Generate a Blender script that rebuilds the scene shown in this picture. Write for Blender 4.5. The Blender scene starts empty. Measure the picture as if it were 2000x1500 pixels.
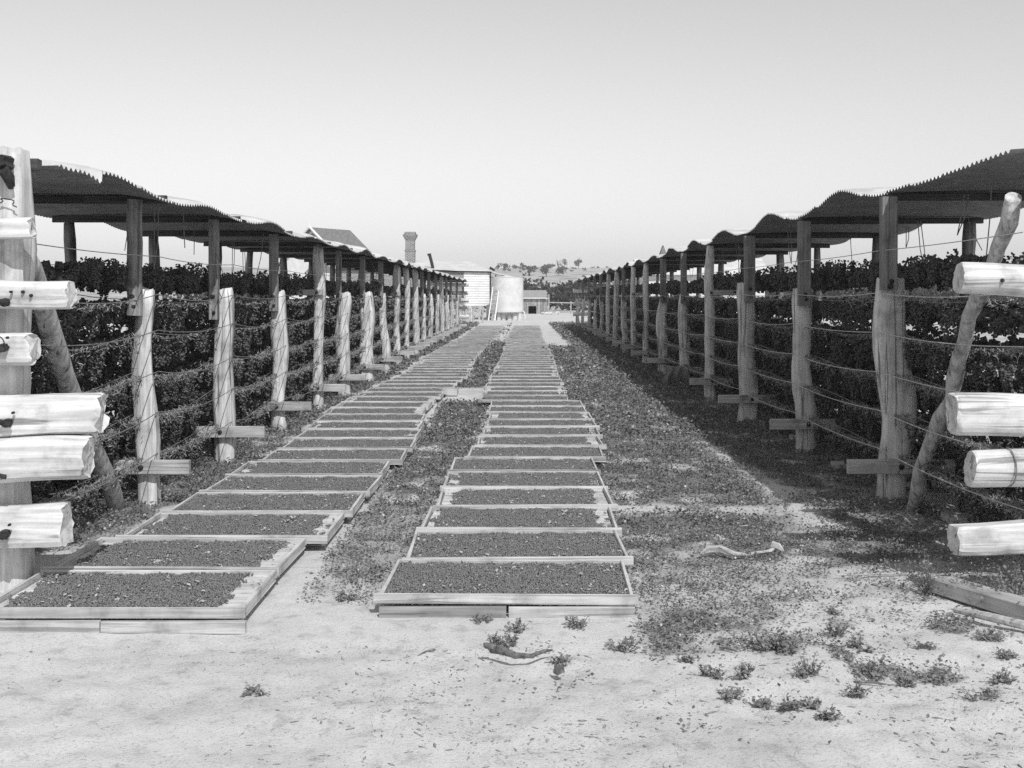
import bpy, math, random
import numpy as np

# ------------------------------------------------------------------ camera, light, exposure
S = bpy.context.scene
C = S.collection
CAM_H = 1.65
cam_d = bpy.data.cameras.new("camera")
cam = bpy.data.objects.new("camera", cam_d)
C.objects.link(cam)
S.camera = cam
cam.location = (0, 0, CAM_H)
cam.rotation_euler = (math.radians(90), 0, 0)
cam_d.sensor_width = 36.0
cam_d.lens = 36.0 * 2187 / 2000
cam_d.shift_x = -20 / 2000
cam_d.shift_y = -171 / 2000
cam_d.clip_start = 0.05
cam_d.clip_end = 8000

SUN_EL = math.radians(47)
SUN_AZ = math.radians(20.5)          # behind the camera, this far towards the right
sx, sy, sz = (math.sin(SUN_AZ) * math.cos(SUN_EL), -math.cos(SUN_AZ) * math.cos(SUN_EL), math.sin(SUN_EL))

W = bpy.data.worlds.new("World")
S.world = W
W.use_nodes = True
nt = W.node_tree
nt.nodes.clear()
sky = nt.nodes.new("ShaderNodeTexSky")
sky.sky_type = 'NISHITA'
sky.sun_disc = False
sky.sun_elevation = SUN_EL
sky.sun_rotation = math.pi - SUN_AZ
sky.air_density = 1.0
sky.dust_density = 0.15
sky.ozone_density = 1.0
bw = nt.nodes.new("ShaderNodeSeparateColor")      # the plate is blue-sensitive: it sees the blue of the sky
bg = nt.nodes.new("ShaderNodeBackground")
bg.inputs[1].default_value = 0.127
wo = nt.nodes.new("ShaderNodeOutputWorld")
nt.links.new(sky.outputs[0], bw.inputs[0])
nt.links.new(bw.outputs[2], bg.inputs[0])
nt.links.new(bg.outputs[0], wo.inputs[0])

sd = bpy.data.lights.new("sun", 'SUN')
sd.energy = 3.75
sd.angle = math.radians(0.53)
sun = bpy.data.objects.new("sun", sd)
C.objects.link(sun)
from mathutils import Vector
sun.rotation_euler = Vector((sx, sy, sz)).to_track_quat('Z', 'Y').to_euler()
sun.location = (10, -20, 30)

S.view_settings.view_transform = 'Standard'
S.view_settings.look = 'None'
S.view_settings.exposure = -0.10
S.view_settings.gamma = 1.0
S.view_settings.use_curve_mapping = False
S.cycles.max_bounces = 6
S.cycles.diffuse_bounces = 3
S.cycles.use_denoising = False

rng = np.random.default_rng(1924)
random.seed(1924)

# ------------------------------------------------------------------ materials (a grey world: the plate is monochrome)
MAT = {}


def new_mat(name, rough=0.9):
    m = bpy.data.materials.new(name)
    m.use_nodes = True
    n = m.node_tree
    b = n.nodes["Principled BSDF"]
    b.inputs["Roughness"].default_value = rough
    b.inputs["Specular IOR Level"].default_value = 0.2
    MAT[name] = m
    return m, n, b


def g(v):
    return (v, v, v, 1)


def coords(n, scale, rand=0.0):
    tc = n.nodes.new("ShaderNodeTexCoord")
    mp = n.nodes.new("ShaderNodeMapping")
    mp.inputs["Scale"].default_value = scale
    n.links.new(tc.outputs["Object"], mp.inputs["Vector"])
    if rand:
        oi = n.nodes.new("ShaderNodeObjectInfo")
        mu = n.nodes.new("ShaderNodeMath")
        mu.operation = 'MULTIPLY'
        mu.inputs[1].default_value = rand
        n.links.new(oi.outputs["Random"], mu.inputs[0])
        n.links.new(mu.outputs[0], mp.inputs["Location"])
    return mp.outputs[0]


def noise(n, vec, scale=1.0, detail=6, rough=0.6, dist=0.0):
    t = n.nodes.new("ShaderNodeTexNoise")
    t.inputs["Scale"].default_value = scale
    t.inputs["Detail"].default_value = detail
    t.inputs["Roughness"].default_value = rough
    t.inputs["Distortion"].default_value = dist
    n.links.new(vec, t.inputs["Vector"])
    return t.outputs["Fac"]


def ramp(n, fac, stops):
    r = n.nodes.new("ShaderNodeValToRGB")
    e = r.color_ramp.elements
    while len(e) < len(stops):
        e.new(0.5)
    for i, (p, v) in enumerate(stops):
        e[i].position = p
        e[i].color = g(v)
    n.links.new(fac, r.inputs[0])
    return r.outputs[0]


def mix(n, a, b, fac, mode='MIX'):
    m = n.nodes.new("ShaderNodeMix")
    m.data_type = 'RGBA'
    m.blend_type = mode
    if isinstance(fac, float):
        m.inputs[0].default_value = fac
    else:
        n.links.new(fac, m.inputs[0])
    for s, i in ((a, 6), (b, 7)):
        if isinstance(s, float):
            m.inputs[i].default_value = g(s)
        else:
            n.links.new(s, m.inputs[i])
    return m.outputs[2]


def bump(n, b, h, strength, dist):
    k = n.nodes.new("ShaderNodeBump")
    k.inputs["Strength"].default_value = strength
    k.inputs["Distance"].default_value = dist
    n.links.new(h, k.inputs["Height"])
    n.links.new(k.outputs[0], b.inputs["Normal"])


def wood(name, lo, hi, axis, fine=34.0, rand=40.0, crack=0.5, vary=0.0):
    """weathered wood, grain along axis"""
    m, n, b = new_mat(name, 0.88)
    sc = [fine] * 3
    sc["xyz".index(axis)] = fine * 0.045
    v = coords(n, sc, rand)
    grain = noise(n, v, 1.0, 8, 0.65, 0.4)
    v2 = coords(n, (3.1, 3.1, 3.1), rand)
    blot = noise(n, v2, 1.6, 5, 0.6)
    sc2 = [fine * 0.55] * 3
    sc2["xyz".index(axis)] = fine * 0.018
    v3 = coords(n, sc2, rand * 1.7)
    ck = noise(n, v3, 1.0, 3, 0.5, 1.2)
    base = ramp(n, grain, [(0.36, lo), (0.48, (lo + hi) / 2), (0.60, hi)])
    base = mix(n, base, ramp(n, blot, [(0.32, 0.48), (0.46, 0.85), (0.6, 1.0)]), 0.8, 'MULTIPLY')
    ckc = ramp(n, ck, [(0.35, 0.15), (0.40, 1.0)])
    base = mix(n, base, ckc, crack, 'MULTIPLY')
    if vary:
        oi = n.nodes.new("ShaderNodeObjectInfo")
        base = mix(n, base, ramp(n, oi.outputs["Random"], [(0.0, 1 - vary), (1.0, 1.0)]), 1.0, 'MULTIPLY')
    n.links.new(base, b.inputs["Base Color"])
    h = mix(n, grain, ckc, 0.5)
    bump(n, b, h, 0.4, 0.010)
    return m


def plain(name, lo, hi, scale=8.0, rough=0.9, bmp=0.3, rand=30.0, detail=5, metal=0.0, spread=(0.35, 0.65), vary=0.0):
    m, n, b = new_mat(name, rough)
    v = coords(n, (1, 1, 1), rand)
    f = noise(n, v, scale, detail, 0.62)
    col = ramp(n, f, [(spread[0], lo), (spread[1], hi)])
    if vary:
        oi = n.nodes.new("ShaderNodeObjectInfo")
        col = mix(n, col, ramp(n, oi.outputs["Random"], [(0.0, 1 - vary), (1.0, 1.0)]), 1.0, 'MULTIPLY')
    n.links.new(col, b.inputs["Base Color"])
    b.inputs["Metallic"].default_value = metal
    if bmp:
        bump(n, b, f, bmp, 0.02)
    return m


def leafy(name, lo, hi, scale=30.0, transl=0.25):
    m, n, b = new_mat(name, 0.75)
    v = coords(n, (1, 1, 1))
    f = noise(n, v, scale, 3, 0.7)
    geo = n.nodes.new("ShaderNodeNewGeometry")
    pr = ramp(n, geo.outputs["Random Per Island"], [(0.0, lo), (0.75, (lo + hi) / 2), (0.96, hi), (1.0, hi * 2.0)])
    col = mix(n, pr, ramp(n, f, [(0.3, 0.7), (0.7, 1.15)]), 1.0, 'MULTIPLY')
    n.links.new(col, b.inputs["Base Color"])
    tr = n.nodes.new("ShaderNodeBsdfTranslucent")
    n.links.new(col, tr.inputs["Color"])
    ms = n.nodes.new("ShaderNodeMixShader")
    ms.inputs[0].default_value = transl
    n.links.new(b.outputs[0], ms.inputs[1])
    n.links.new(tr.outputs[0], ms.inputs[2])
    n.links.new(ms.outputs[0], n.nodes["Material Output"].inputs["Surface"])
    return m


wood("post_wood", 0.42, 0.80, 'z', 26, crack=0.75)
wood("shade_post_wood", 0.48, 0.80, 'z', 26, crack=0.75)  # post_wood lightened for the shaded rack: fill light put into the colour
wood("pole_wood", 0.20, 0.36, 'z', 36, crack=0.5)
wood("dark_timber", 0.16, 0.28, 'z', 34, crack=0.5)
wood("end_post_wood", 0.50, 0.76, 'z', 24, crack=0.4)
wood("log_wood", 0.52, 0.78, 'x', 26, crack=0.6)
wood("strut_wood", 0.30, 0.68, 'z', 22, crack=0.7)
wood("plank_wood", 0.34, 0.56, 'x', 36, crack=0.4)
wood("shade_plank_wood", 0.38, 0.58, 'x', 36, crack=0.4)  # lighter copy of plank_wood, with skylight fill in the shade added to its colour
wood("dark_plank_wood", 0.20, 0.34, 'x', 36, crack=0.4)  # darker plank tone, for one plank under the front trays
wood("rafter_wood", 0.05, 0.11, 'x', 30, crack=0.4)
wood("tray_wood", 0.42, 0.66, 'x', 30, crack=0.35, vary=0.25)
wood("tray_side_wood", 0.52, 0.74, 'y', 30, crack=0.3, vary=0.2)
wood("tray_floor_wood", 0.50, 0.70, 'x', 14, crack=0.3)
wood("hut_wood", 0.30, 0.52, 'z', 20, crack=0.6, vary=0.35)
wood("beam_wood", 0.30, 0.46, 'y', 24, crack=0.4)
plain("raisin", 0.11, 0.25, 60.0, 0.55, 0.0, 30, 3)
plain("grape", 0.07, 0.17, 40.0, 0.7, 0.0, 0, 3)
plain("stalk", 0.18, 0.38, 30.0, 0.9, 0.0, 0, 3)
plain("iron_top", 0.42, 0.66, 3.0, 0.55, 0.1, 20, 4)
plain("iron_under", 0.19, 0.28, 5.0, 0.8, 0.1, 20, 5)  # darker underside: rust tone with the roof's shade worked into the colour
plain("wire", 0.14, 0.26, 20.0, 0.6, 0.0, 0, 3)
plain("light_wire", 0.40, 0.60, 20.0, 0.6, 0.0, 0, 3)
plain("dark_metal", 0.02, 0.05, 20.0, 0.6, 0.2, 10, 3)
plain("white_paint", 0.70, 0.82, 2.0, 0.8, 0.05, 10, 4)
plain("tank_iron", 0.62, 0.74, 2.5, 0.5, 0.05, 10, 4)
plain("white_stone", 0.45, 0.72, 3.0, 0.9, 0.5, 10, 5)
plain("house_roof_iron", 0.55, 0.72, 1.2, 0.5, 0.05, 10, 4)
plain("slate", 0.14, 0.24, 6.0, 0.8, 0.2, 10, 4)
plain("black_void", 0.01, 0.02, 3.0, 0.9, 0.0, 0, 2)
plain("hessian", 0.16, 0.30, 60.0, 0.95, 0.5, 0, 4)
plain("bark", 0.08, 0.20, 40.0, 0.95, 0.6, 20, 5)
plain("pale_bark", 0.34, 0.52, 26.0, 0.95, 0.5, 20, 5)
plain("litter", 0.16, 0.38, 40.0, 0.95, 0.2, 0, 3)
plain("shingle", 0.24, 0.42, 30.0, 0.9, 0.4, 10, 5)
leafy("weed_leaf", 0.16, 0.36)
leafy("plant_leaf", 0.24, 0.42, 30.0, 0.35)
leafy("scrub_leaf", 0.05, 0.11, 2.0, 0.1)
leafy("tree_leaf", 0.07, 0.13, 1.0, 0.1)


def brick_mat():
    m, n, b = new_mat("brick", 0.9)
    v = coords(n, (1, 1, 1))
    # bricks run round the stack: use x+y as the horizontal coordinate
    sep = n.nodes.new("ShaderNodeSeparateXYZ")
    n.links.new(v, sep.inputs[0])
    add = n.nodes.new("ShaderNodeMath")
    n.links.new(sep.outputs[0], add.inputs[0])
    n.links.new(sep.outputs[1], add.inputs[1])
    cmb = n.nodes.new("ShaderNodeCombineXYZ")
    n.links.new(add.outputs[0], cmb.inputs[0])
    n.links.new(sep.outputs[2], cmb.inputs[1])
    t = n.nodes.new("ShaderNodeTexBrick")
    t.inputs["Color1"].default_value = g(0.08)
    t.inputs["Color2"].default_value = g(0.17)
    t.inputs["Mortar"].default_value = g(0.48)
    t.inputs["Scale"].default_value = 1.0
    t.inputs["Brick Width"].default_value = 0.24
    t.inputs["Row Height"].default_value = 0.09
    t.inputs["Mortar Size"].default_value = 0.014
    n.links.new(cmb.outputs[0], t.inputs["Vector"])
    n.links.new(t.outputs["Color"], b.inputs["Base Color"])


brick_mat()


def ground_mat():
    m, n, b = new_mat("sand", 0.95)
    v = coords(n, (1, 1, 1))
    big = noise(n, v, 0.9, 6, 0.6)
    mid = noise(n, v, 9.0, 8, 0.7)
    fine = noise(n, v, 70.0, 6, 0.75)
    col = ramp(n, big, [(0.3, 0.50), (0.5, 0.62), (0.7, 0.68)])
    col = mix(n, col, ramp(n, mid, [(0.32, 0.62), (0.46, 0.95), (0.7, 1.08)]), 0.85, 'MULTIPLY')
    col = mix(n, col, ramp(n, fine, [(0.34, 0.35), (0.46, 1.0)]), 0.7, 'MULTIPLY')
    at = n.nodes.new("ShaderNodeAttribute")
    at.attribute_name = "cover"
    lit = ramp(n, fine, [(0.35, 0.13), (0.55, 0.23), (0.75, 0.42)])
    fac = n.nodes.new("ShaderNodeMath")
    fac.operation = 'MULTIPLY_ADD'
    n.links.new(at.outputs["Fac"], fac.inputs[0])
    fac.inputs[1].default_value = 1.5
    sub = n.nodes.new("ShaderNodeMath")
    sub.operation = 'MULTIPLY_ADD'
    n.links.new(mid, sub.inputs[0])
    sub.inputs[1].default_value = 1.1
    sub.inputs[2].default_value = -0.95
    n.links.new(sub.outputs[0], fac.inputs[2])
    fac.use_clamp = True
    col = mix(n, col, lit, fac.outputs[0])
    n.links.new(col, b.inputs["Base Color"])
    hh = mix(n, mid, fine, 0.5)
    bump(n, b, hh, 0.7, 0.02)


ground_mat()

m_, n_, b_ = new_mat("hill_grass", 0.95)
v_ = coords(n_, (1, 1, 1))
f_ = noise(n_, v_, 0.09, 8, 0.75)
n_.links.new(ramp(n_, f_, [(0.34, 0.20), (0.48, 0.42), (0.66, 0.54)]), b_.inputs["Base Color"])

# ------------------------------------------------------------------ mesh helpers
ROOT = {}


class MB:
    def __init__(self):
        self.v = []
        self.f = []
        self.mi = []
        self.n = 0

    def add(self, verts, faces, mi=0):
        o = self.n
        self.v.extend([tuple(p) for p in verts])
        self.f.extend([tuple(i + o for i in q) for q in faces])
        self.mi.extend([mi] * len(faces))
        self.n += len(verts)
        return self

    def box(self, x0, x1, y0, y1, z0, z1, mi=0, ch=0.0, jit=0.0):
        """box with a small chamfer on the long edges"""
        if ch <= 0:
            P = [(x, y, z) for z in (z0, z1) for y in (y0, y1) for x in (x0, x1)]
            if jit:
                P = [tuple(c + random.uniform(-jit, jit) for c in p) for p in P]
            return self.add(P, [(0, 2, 3, 1), (4, 5, 7, 6), (0, 1, 5, 4), (2, 6, 7, 3), (0, 4, 6, 2), (1, 3, 7, 5)], mi)
        lens = [x1 - x0, y1 - y0, z1 - z0]
        ax = lens.index(max(lens))
        lo = [x0, y0, z0]
        hi = [x1, y1, z1]
        a, b = [i for i in range(3) if i != ax]
        prof = [(lo[a] + ch, lo[b]), (hi[a] - ch, lo[b]), (hi[a], lo[b] + ch), (hi[a], hi[b] - ch),
                (hi[a] - ch, hi[b]), (lo[a] + ch, hi[b]), (lo[a], hi[b] - ch), (lo[a], lo[b] + ch)]
        vs = []
        for t in (lo[ax], hi[ax]):
            for (p, q) in prof:
                w = [0, 0, 0]
                w[ax] = t
                w[a] = p + (random.uniform(-jit, jit) if jit else 0)
                w[b] = q + (random.uniform(-jit, jit) if jit else 0)
                vs.append(tuple(w))
        fs = [(i, (i + 1) % 8, 8 + (i + 1) % 8, 8 + i) for i in range(8)]
        fs += [tuple(range(7, -1, -1)), tuple(range(8, 16))]
        if ax == 1:
            fs = [q[::-1] for q in fs]
        return self.add(vs, fs, mi)

    def tube(self, pts, radii, n=8, seed=0, rough=0.0, ell=1.0, caps=True, mi=0, sq=0.0, lob=0.0):
        """irregular tube through pts; rough = relative surface noise, sq squares the section"""
        r_ = random.Random(seed)
        ph = [r_.uniform(0, 6.28) for _ in range(8)]
        rot0 = r_.uniform(0, 6.28) if sq == 0 else math.pi / 4
        P = [Vector(p) for p in pts]
        vs = []
        L = 0.0
        for i, p in enumerate(P):
            d = (P[min(i + 1, len(P) - 1)] - P[max(i - 1, 0)]).normalized()
            up = Vector((0, 1, 0)) if abs(d.y) < 0.9 else Vector((0, 0, 1))
            u = d.cross(up).normalized()
            w = d.cross(u).normalized()
            if i:
                L += (P[i] - P[i - 1]).length
            for k in range(n):
                a = 2 * math.pi * k / n + (math.pi / n if sq else 0)
                r = radii[i]
                if sq:
                    c_, s_ = abs(math.cos(a)), abs(math.sin(a))
                    r *= (1 - sq) + sq / max(c_, s_)
                r *= 1 + rough * (0.5 * math.sin(2 * a + ph[0] + L * 1.3) + 0.35 * math.sin(3 * a + ph[1] - L * 2.1)
                                  + 0.3 * math.sin(5 * a + ph[2] + L * 5.0) + 0.3 * math.sin(a + ph[3] + L * 7.3)
                                  + lob * 0.5 * math.sin(7 * a + ph[4]) + 0.25 * r_.uniform(-1, 1))
                vs.append(p + u * (r * math.cos(a)) + w * (r * ell * math.sin(a)))
        fs = []
        for i in range(len(P) - 1):
            for k in range(n):
                k2 = (k + 1) % n
                fs.append((i * n + k, i * n + k2, (i + 1) * n + k2, (i + 1) * n + k))
        if caps:
            fs.append(tuple(range(n - 1, -1, -1)))
            fs.append(tuple((len(P) - 1) * n + k for k in range(n)))
        return self.add(vs, fs, mi)

    def mesh(self, name, mats, off=(0, 0, 0), smooth=False):
        me = bpy.data.meshes.new(name)
        o = off
        me.from_pydata([(p[0] - o[0], p[1] - o[1], p[2] - o[2]) for p in self.v], [], self.f)
        for m in (mats if isinstance(mats, (list, tuple)) else [mats]):
            me.materials.append(MAT[m])
        if any(self.mi):
            me.polygons.foreach_set("material_index", self.mi)
        if smooth:
            me.polygons.foreach_set("use_smooth", [len(q) <= 4 for q in self.f])
        me.update()
        return me

    def build(self, name, mats, parent=None, smooth=False):
        off = ROOT.get(parent, (0, 0, 0)) if parent is not None else (0, 0, 0)
        return link(name, self.mesh(name, mats, off, smooth), parent)


def link(name, me, parent=None, loc=None, rz=0.0):
    o = bpy.data.objects.new(name, me)
    C.objects.link(o)
    if parent is not None:
        o.parent = parent
        ROOT[o] = ROOT.get(parent, (0, 0, 0))
    if loc is not None:
        o.location = loc
    if rz:
        o.rotation_euler = (0, 0, rz)
    return o


def tag(o, label=None, cat=None, group=None, kind=None):
    if label:
        o["label"] = label
    if cat:
        o["category"] = cat
    if group:
        o["group"] = group
    if kind:
        o["kind"] = kind
    return o


def thing(name, loc, label, cat, group=None):
    o = bpy.data.objects.new(name, None)
    o.empty_display_size = 0.1
    C.objects.link(o)
    o.location = loc
    ROOT[o] = tuple(loc)
    return tag(o, label, cat, group)


def np_mesh(name, V, F, mat, smooth=False, attr=None):
    """fast mesh from numpy arrays; F is (n,3) or (n,4)"""
    me = bpy.data.meshes.new(name)
    k = F.shape[1]
    me.vertices.add(len(V))
    me.vertices.foreach_set("co", np.ascontiguousarray(V, dtype=np.float32).ravel())
    me.loops.add(F.size)
    me.loops.foreach_set("vertex_index", np.ascontiguousarray(F, dtype=np.int32).ravel())
    me.polygons.add(len(F))
    me.polygons.foreach_set("loop_start", np.arange(0, F.size, k, dtype=np.int32))
    me.polygons.foreach_set("loop_total", np.full(len(F), k, dtype=np.int32))
    if smooth:
        me.polygons.foreach_set("use_smooth", np.ones(len(F), dtype=bool))
    me.materials.append(MAT[mat])
    if attr is not None:
        a = me.attributes.new(attr[0], 'FLOAT', 'POINT')
        a.data.foreach_set("value", np.ascontiguousarray(attr[1], dtype=np.float32))
    me.update(calc_edges=True)
    return me


def scatter(base_v, base_f, pos, scl, rot):
    """copies of a small mesh; rot (n,3,3), scl (n,) or (n,3)"""
    n = len(pos)
    if scl.ndim == 1:
        scl = np.repeat(scl[:, None], 3, 1)
    V = np.einsum('nij,nkj->nki', rot, base_v[None] * scl[:, None, :]) + pos[:, None, :]
    F = base_f[None] + (np.arange(n) * len(base_v))[:, None, None]
    return V.reshape(-1, 3), F.reshape(-1, base_f.shape[1])


def rot_rand(n, r=None):
    r = r or rng
    q = r.normal(size=(n, 4))
    q /= np.linalg.norm(q, axis=1)[:, None]
    w, x, y, z = q.T
    return np.stack([np.stack([1 - 2 * (y * y + z * z), 2 * (x * y - z * w), 2 * (x * z + y * w)], -1),
                     np.stack([2 * (x * y + z * w), 1 - 2 * (x * x + z * z), 2 * (y * z - x * w)], -1),
                     np.stack([2 * (x * z - y * w), 2 * (y * z + x * w), 1 - 2 * (x * x + y * y)], -1)], 1)


def rot_tilt(n, tilt):
    """random heading, then tilted from flat by up to tilt (rad)"""
    a = rng.uniform(0, 2 * np.pi, n)
    t = rng.uniform(-1, 1, n) * tilt
    ca, sa, ct, st = np.cos(a), np.sin(a), np.cos(t), np.sin(t)
    o = np.zeros(n)
    return np.stack([np.stack([ca, -sa * ct, sa * st], -1), np.stack([sa, ca * ct, -ca * st], -1), np.stack([o, st, ct], -1)], 1)


OCT_V = np.array([(1, 0, 0), (-1, 0, 0), (0, 1, 0), (0, -1, 0), (0, 0, 1), (0, 0, -1)], float)
OCT_F = np.array([(0, 2, 4), (2, 1, 4), (1, 3, 4), (3, 0, 4), (2, 0, 5), (1, 2, 5), (3, 1, 5), (0, 3, 5)])
LEAF_V = np.array([(0, 0, 0), (0.42, 0.45, 0.10), (0, 1.0, -0.05), (-0.42, 0.45, 0.10)], float)
LEAF_F = np.array([(0, 1, 2), (0, 2, 3)])

# value noise on a lattice, vectorised
_lat = rng.uniform(0, 1, (256, 256))


def vnoise(x, y, s, ox=0.0, oy=0.0):
    x = np.asarray(x) * s + ox + 500.0
    y = np.asarray(y) * s + oy + 500.0
    xi, yi = np.floor(x).astype(int), np.floor(y).astype(int)
    fx, fy = x - xi, y - yi
    fx = fx * fx * (3 - 2 * fx)
    fy = fy * fy * (3 - 2 * fy)
    a = _lat[xi % 256, yi % 256]
    b = _lat[(xi + 1) % 256, yi % 256]
    c = _lat[xi % 256, (yi + 1) % 256]
    d = _lat[(xi + 1) % 256, (yi + 1) % 256]
    return (a * (1 - fx) + b * fx) * (1 - fy) + (c * (1 - fx) + d * fx) * fy


def fbm(x, y, s, ox=0.0):
    return 0.5 * vnoise(x, y, s, ox) + 0.3 * vnoise(x, y, s * 2.3, ox + 17) + 0.2 * vnoise(x, y, s * 5.1, ox + 41)


def sstep(a, b, x):
    t = np.clip((x - a) / (b - a), 0, 1)
    return t * t * (3 - 2 * t)


# ------------------------------------------------------------------ plant cover over the sand
def cover(X, Y):
    X = np.asarray(X, float)
    Y = np.asarray(Y, float)
    w = (fbm(X, Y, 1.1) - 0.5) * 0.7
    Xw = X + w * 0.8
    # strip along the sunlit posts
    left = sstep(-2.62, -2.75, Xw) * sstep(-4.4, -3.6, X) * sstep(6.9, 7.8, Y + w * 1.5) * 0.95
    # strip between the tray columns
    mid = sstep(-1.32, -1.15, X) * sstep(-0.42, -0.62, X) * sstep(5.5, 6.4, Y + w * 1.2)
    mid = mid * (0.62 + 0.38 * sstep(8.5, 10.0, Y))
    mid = mid * (1 - 0.95 * sstep(17.2, 18.0, Y + w) * sstep(21.0, 19.8, Y + w)) * (1 - 0.85 * sstep(38, 42, Y))
    # wide strip beside the middle column, out to the shaded posts
    edge = 5.15 + 0.55 * sstep(1.0, 1.6, X) + 0.25 * sstep(1.9, 2.2, X) - 0.2 * sstep(2.3, 2.6, X)
    right = sstep(0.50, 0.66, X) * sstep(edge - 0.35, edge + 0.75, Y + w * 1.2)
    right = right * (0.93 + 0.07 * sstep(7.5, 9.5, Y))
    right = right * (1 - 0.95 * sstep(35.5, 37.5, Y + w * 2) * sstep(1.75, 1.55, X + w * 0.3))
    right = right * (1 - 0.5 * sstep(0.50, 0.35, fbm(X, Y, 0.9, 7.0)) * sstep(11, 9, Y))
    # worn sandy path in the shade by the posts
    path = np.exp(-((X - 2.05 - 0.15 * np.sin(Y * 0.8)) / 0.16) ** 2) * sstep(7.6, 8.4, Y) * sstep(13.5, 11.5, Y)
    right = right * (1 - 0.75 * path)
    right = right * (1 - 0.45 * sstep(3.0, 3.4, X))
    c = np.maximum(np.maximum(left, mid), right)
    c = c * sstep(72, 64, Y)
    holes = sstep(0.30, 0.42, fbm(X, Y, 2.2, 3.0))
    tuft = sstep(0.58, 0.70, fbm(X, Y, 3.2, 51.0)) * sstep(-0.1, 0.7, X) * (1 - sstep(5.4, 5.5, Y) * sstep(0.7, 0.6, X)) * sstep(4.1, 4.7, Y) * sstep(6.2, 5.6, Y) * 0.8
    c = c * (1 - 0.38 * sstep(0.54, 0.68, fbm(X, Y, 1.5, 77.0)) * sstep(15, 8, Y))
    return np.clip(np.maximum(c * (0.25 + 0.75 * holes), tuft), 0, 1)


# ------------------------------------------------------------------ ground
def spaced(stops):
    out = []
    for a, b, s in stops:
        out += list(np.linspace(a, b, max(2, int(round((b - a) / s)) + 1)))[:-1]
    out.append(stops[-1][1])
    return np.array(out)


gx = spaced([(-3000, -400, 400), (-400, -40, 40), (-40, -6, 2.0), (-6, -3.2, 0.11), (-3.2, 3.2, 0.05), (3.2, 6, 0.11), (6, 40, 2.0), (40, 400, 40), (400, 3000, 400)])
gy = spaced([(-60, 0, 6), (0, 3.2, 0.4), (3.2, 7.5, 0.05), (7.5, 14, 0.09), (14, 34, 0.2), (34, 80, 0.6), (80, 200, 6), (200, 3000, 200)])
GX, GY = np.meshgrid(gx, gy)


def ground_z(X, Y):
    near = sstep(40, 20, np.abs(X)) * sstep(90, 60, Y)
    free = 1.0 - np.clip(sstep(-2.7, -2.6, X) * sstep(0.75, 0.65, X) * sstep(5.3, 5.6, Y), 0, 1)
    z = (fbm(X, Y, 0.55, 5.0) - 0.5) * 0.05 + (fbm(X, Y, 4.0, 9.0) - 0.5) * 0.036 + (vnoise(X, Y, 9.0, 3.0) - 0.5) * 0.012
    return z * near * (0.25 + 0.75 * free) - 0.012 * near


V = np.stack([GX.ravel(), GY.ravel(), ground_z(GX, GY).ravel()], 1)
nx, ny = len(gx), len(gy)
ii = (np.arange(ny - 1)[:, None] * nx + np.arange(nx - 1)[None]).ravel()
F = np.stack([ii, ii + 1, ii + nx + 1, ii + nx], 1)
gme = np_mesh("ground", V, F, "sand", True, ("cover", cover(GX, GY).ravel()))
tag(link("ground", gme), kind="structure")

# hill far behind the homestead
hx = np.linspace(-900, 900, 121)
hy = np.linspace(190, 1500, 70)
HX, HY = np.meshgrid(hx, hy)


def hill_z(X, Y):
    r = sstep(210, 640, Y)
    return -1.2 + r * (18.6 + 2.2 * (fbm(X, Y, 0.006, 2.0) - 0.5) + 1.2 * (fbm(X, Y, 0.03, 4.0) - 0.5)) + sstep(640, 1500, Y) * 6


V = np.stack([HX.ravel(), HY.ravel(), hill_z(HX, HY).ravel()], 1)
nx, ny = len(hx), len(hy)
ii = (np.arange(ny - 1)[:, None] * nx + np.arange(nx - 1)[None]).ravel()
F = np.stack([ii, ii + 1, ii + nx + 1, ii + nx], 1)
tag(link("hill", np_mesh("hill", V, F, "hill_grass", True)), kind="structure")

# ------------------------------------------------------------------ drying racks
def bolt_mesh(r=0.022, d=0.02):
    b = MB()
    n = 10
    vs = [(r * math.cos(a), 0.004, r * math.sin(a)) for a in [2 * math.pi * k / n for k in range(n)]]
    vs += [(r * math.cos(a), -d * 0.5, r * math.sin(a)) for a in [2 * math.pi * k / n for k in range(n)]]
    vs += [(r * .6 * math.cos(a), -d, r * .6 * math.sin(a)) for a in [2 * math.pi * k / n for k in range(n)]]
    fs = []
    for j in range(2):
        for k in range(n):
            fs.append((j * n + k, j * n + (k + 1) % n, (j + 1) * n + (k + 1) % n, (j + 1) * n + k))
    fs.append(tuple(2 * n + k for k in range(n)))
    b.add(vs, fs)
    return b.mesh("bolt", "dark_metal")


BOLT_ME = bolt_mesh()


def bolt(parent, x, y, z, s=1.0):
    o = link("bolt", BOLT_ME, parent)
    r = ROOT[parent]
    o.location = (x - r[0], y - r[1], z - r[2])
    o.scale = (s, 1.0, s)
    return o


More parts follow.
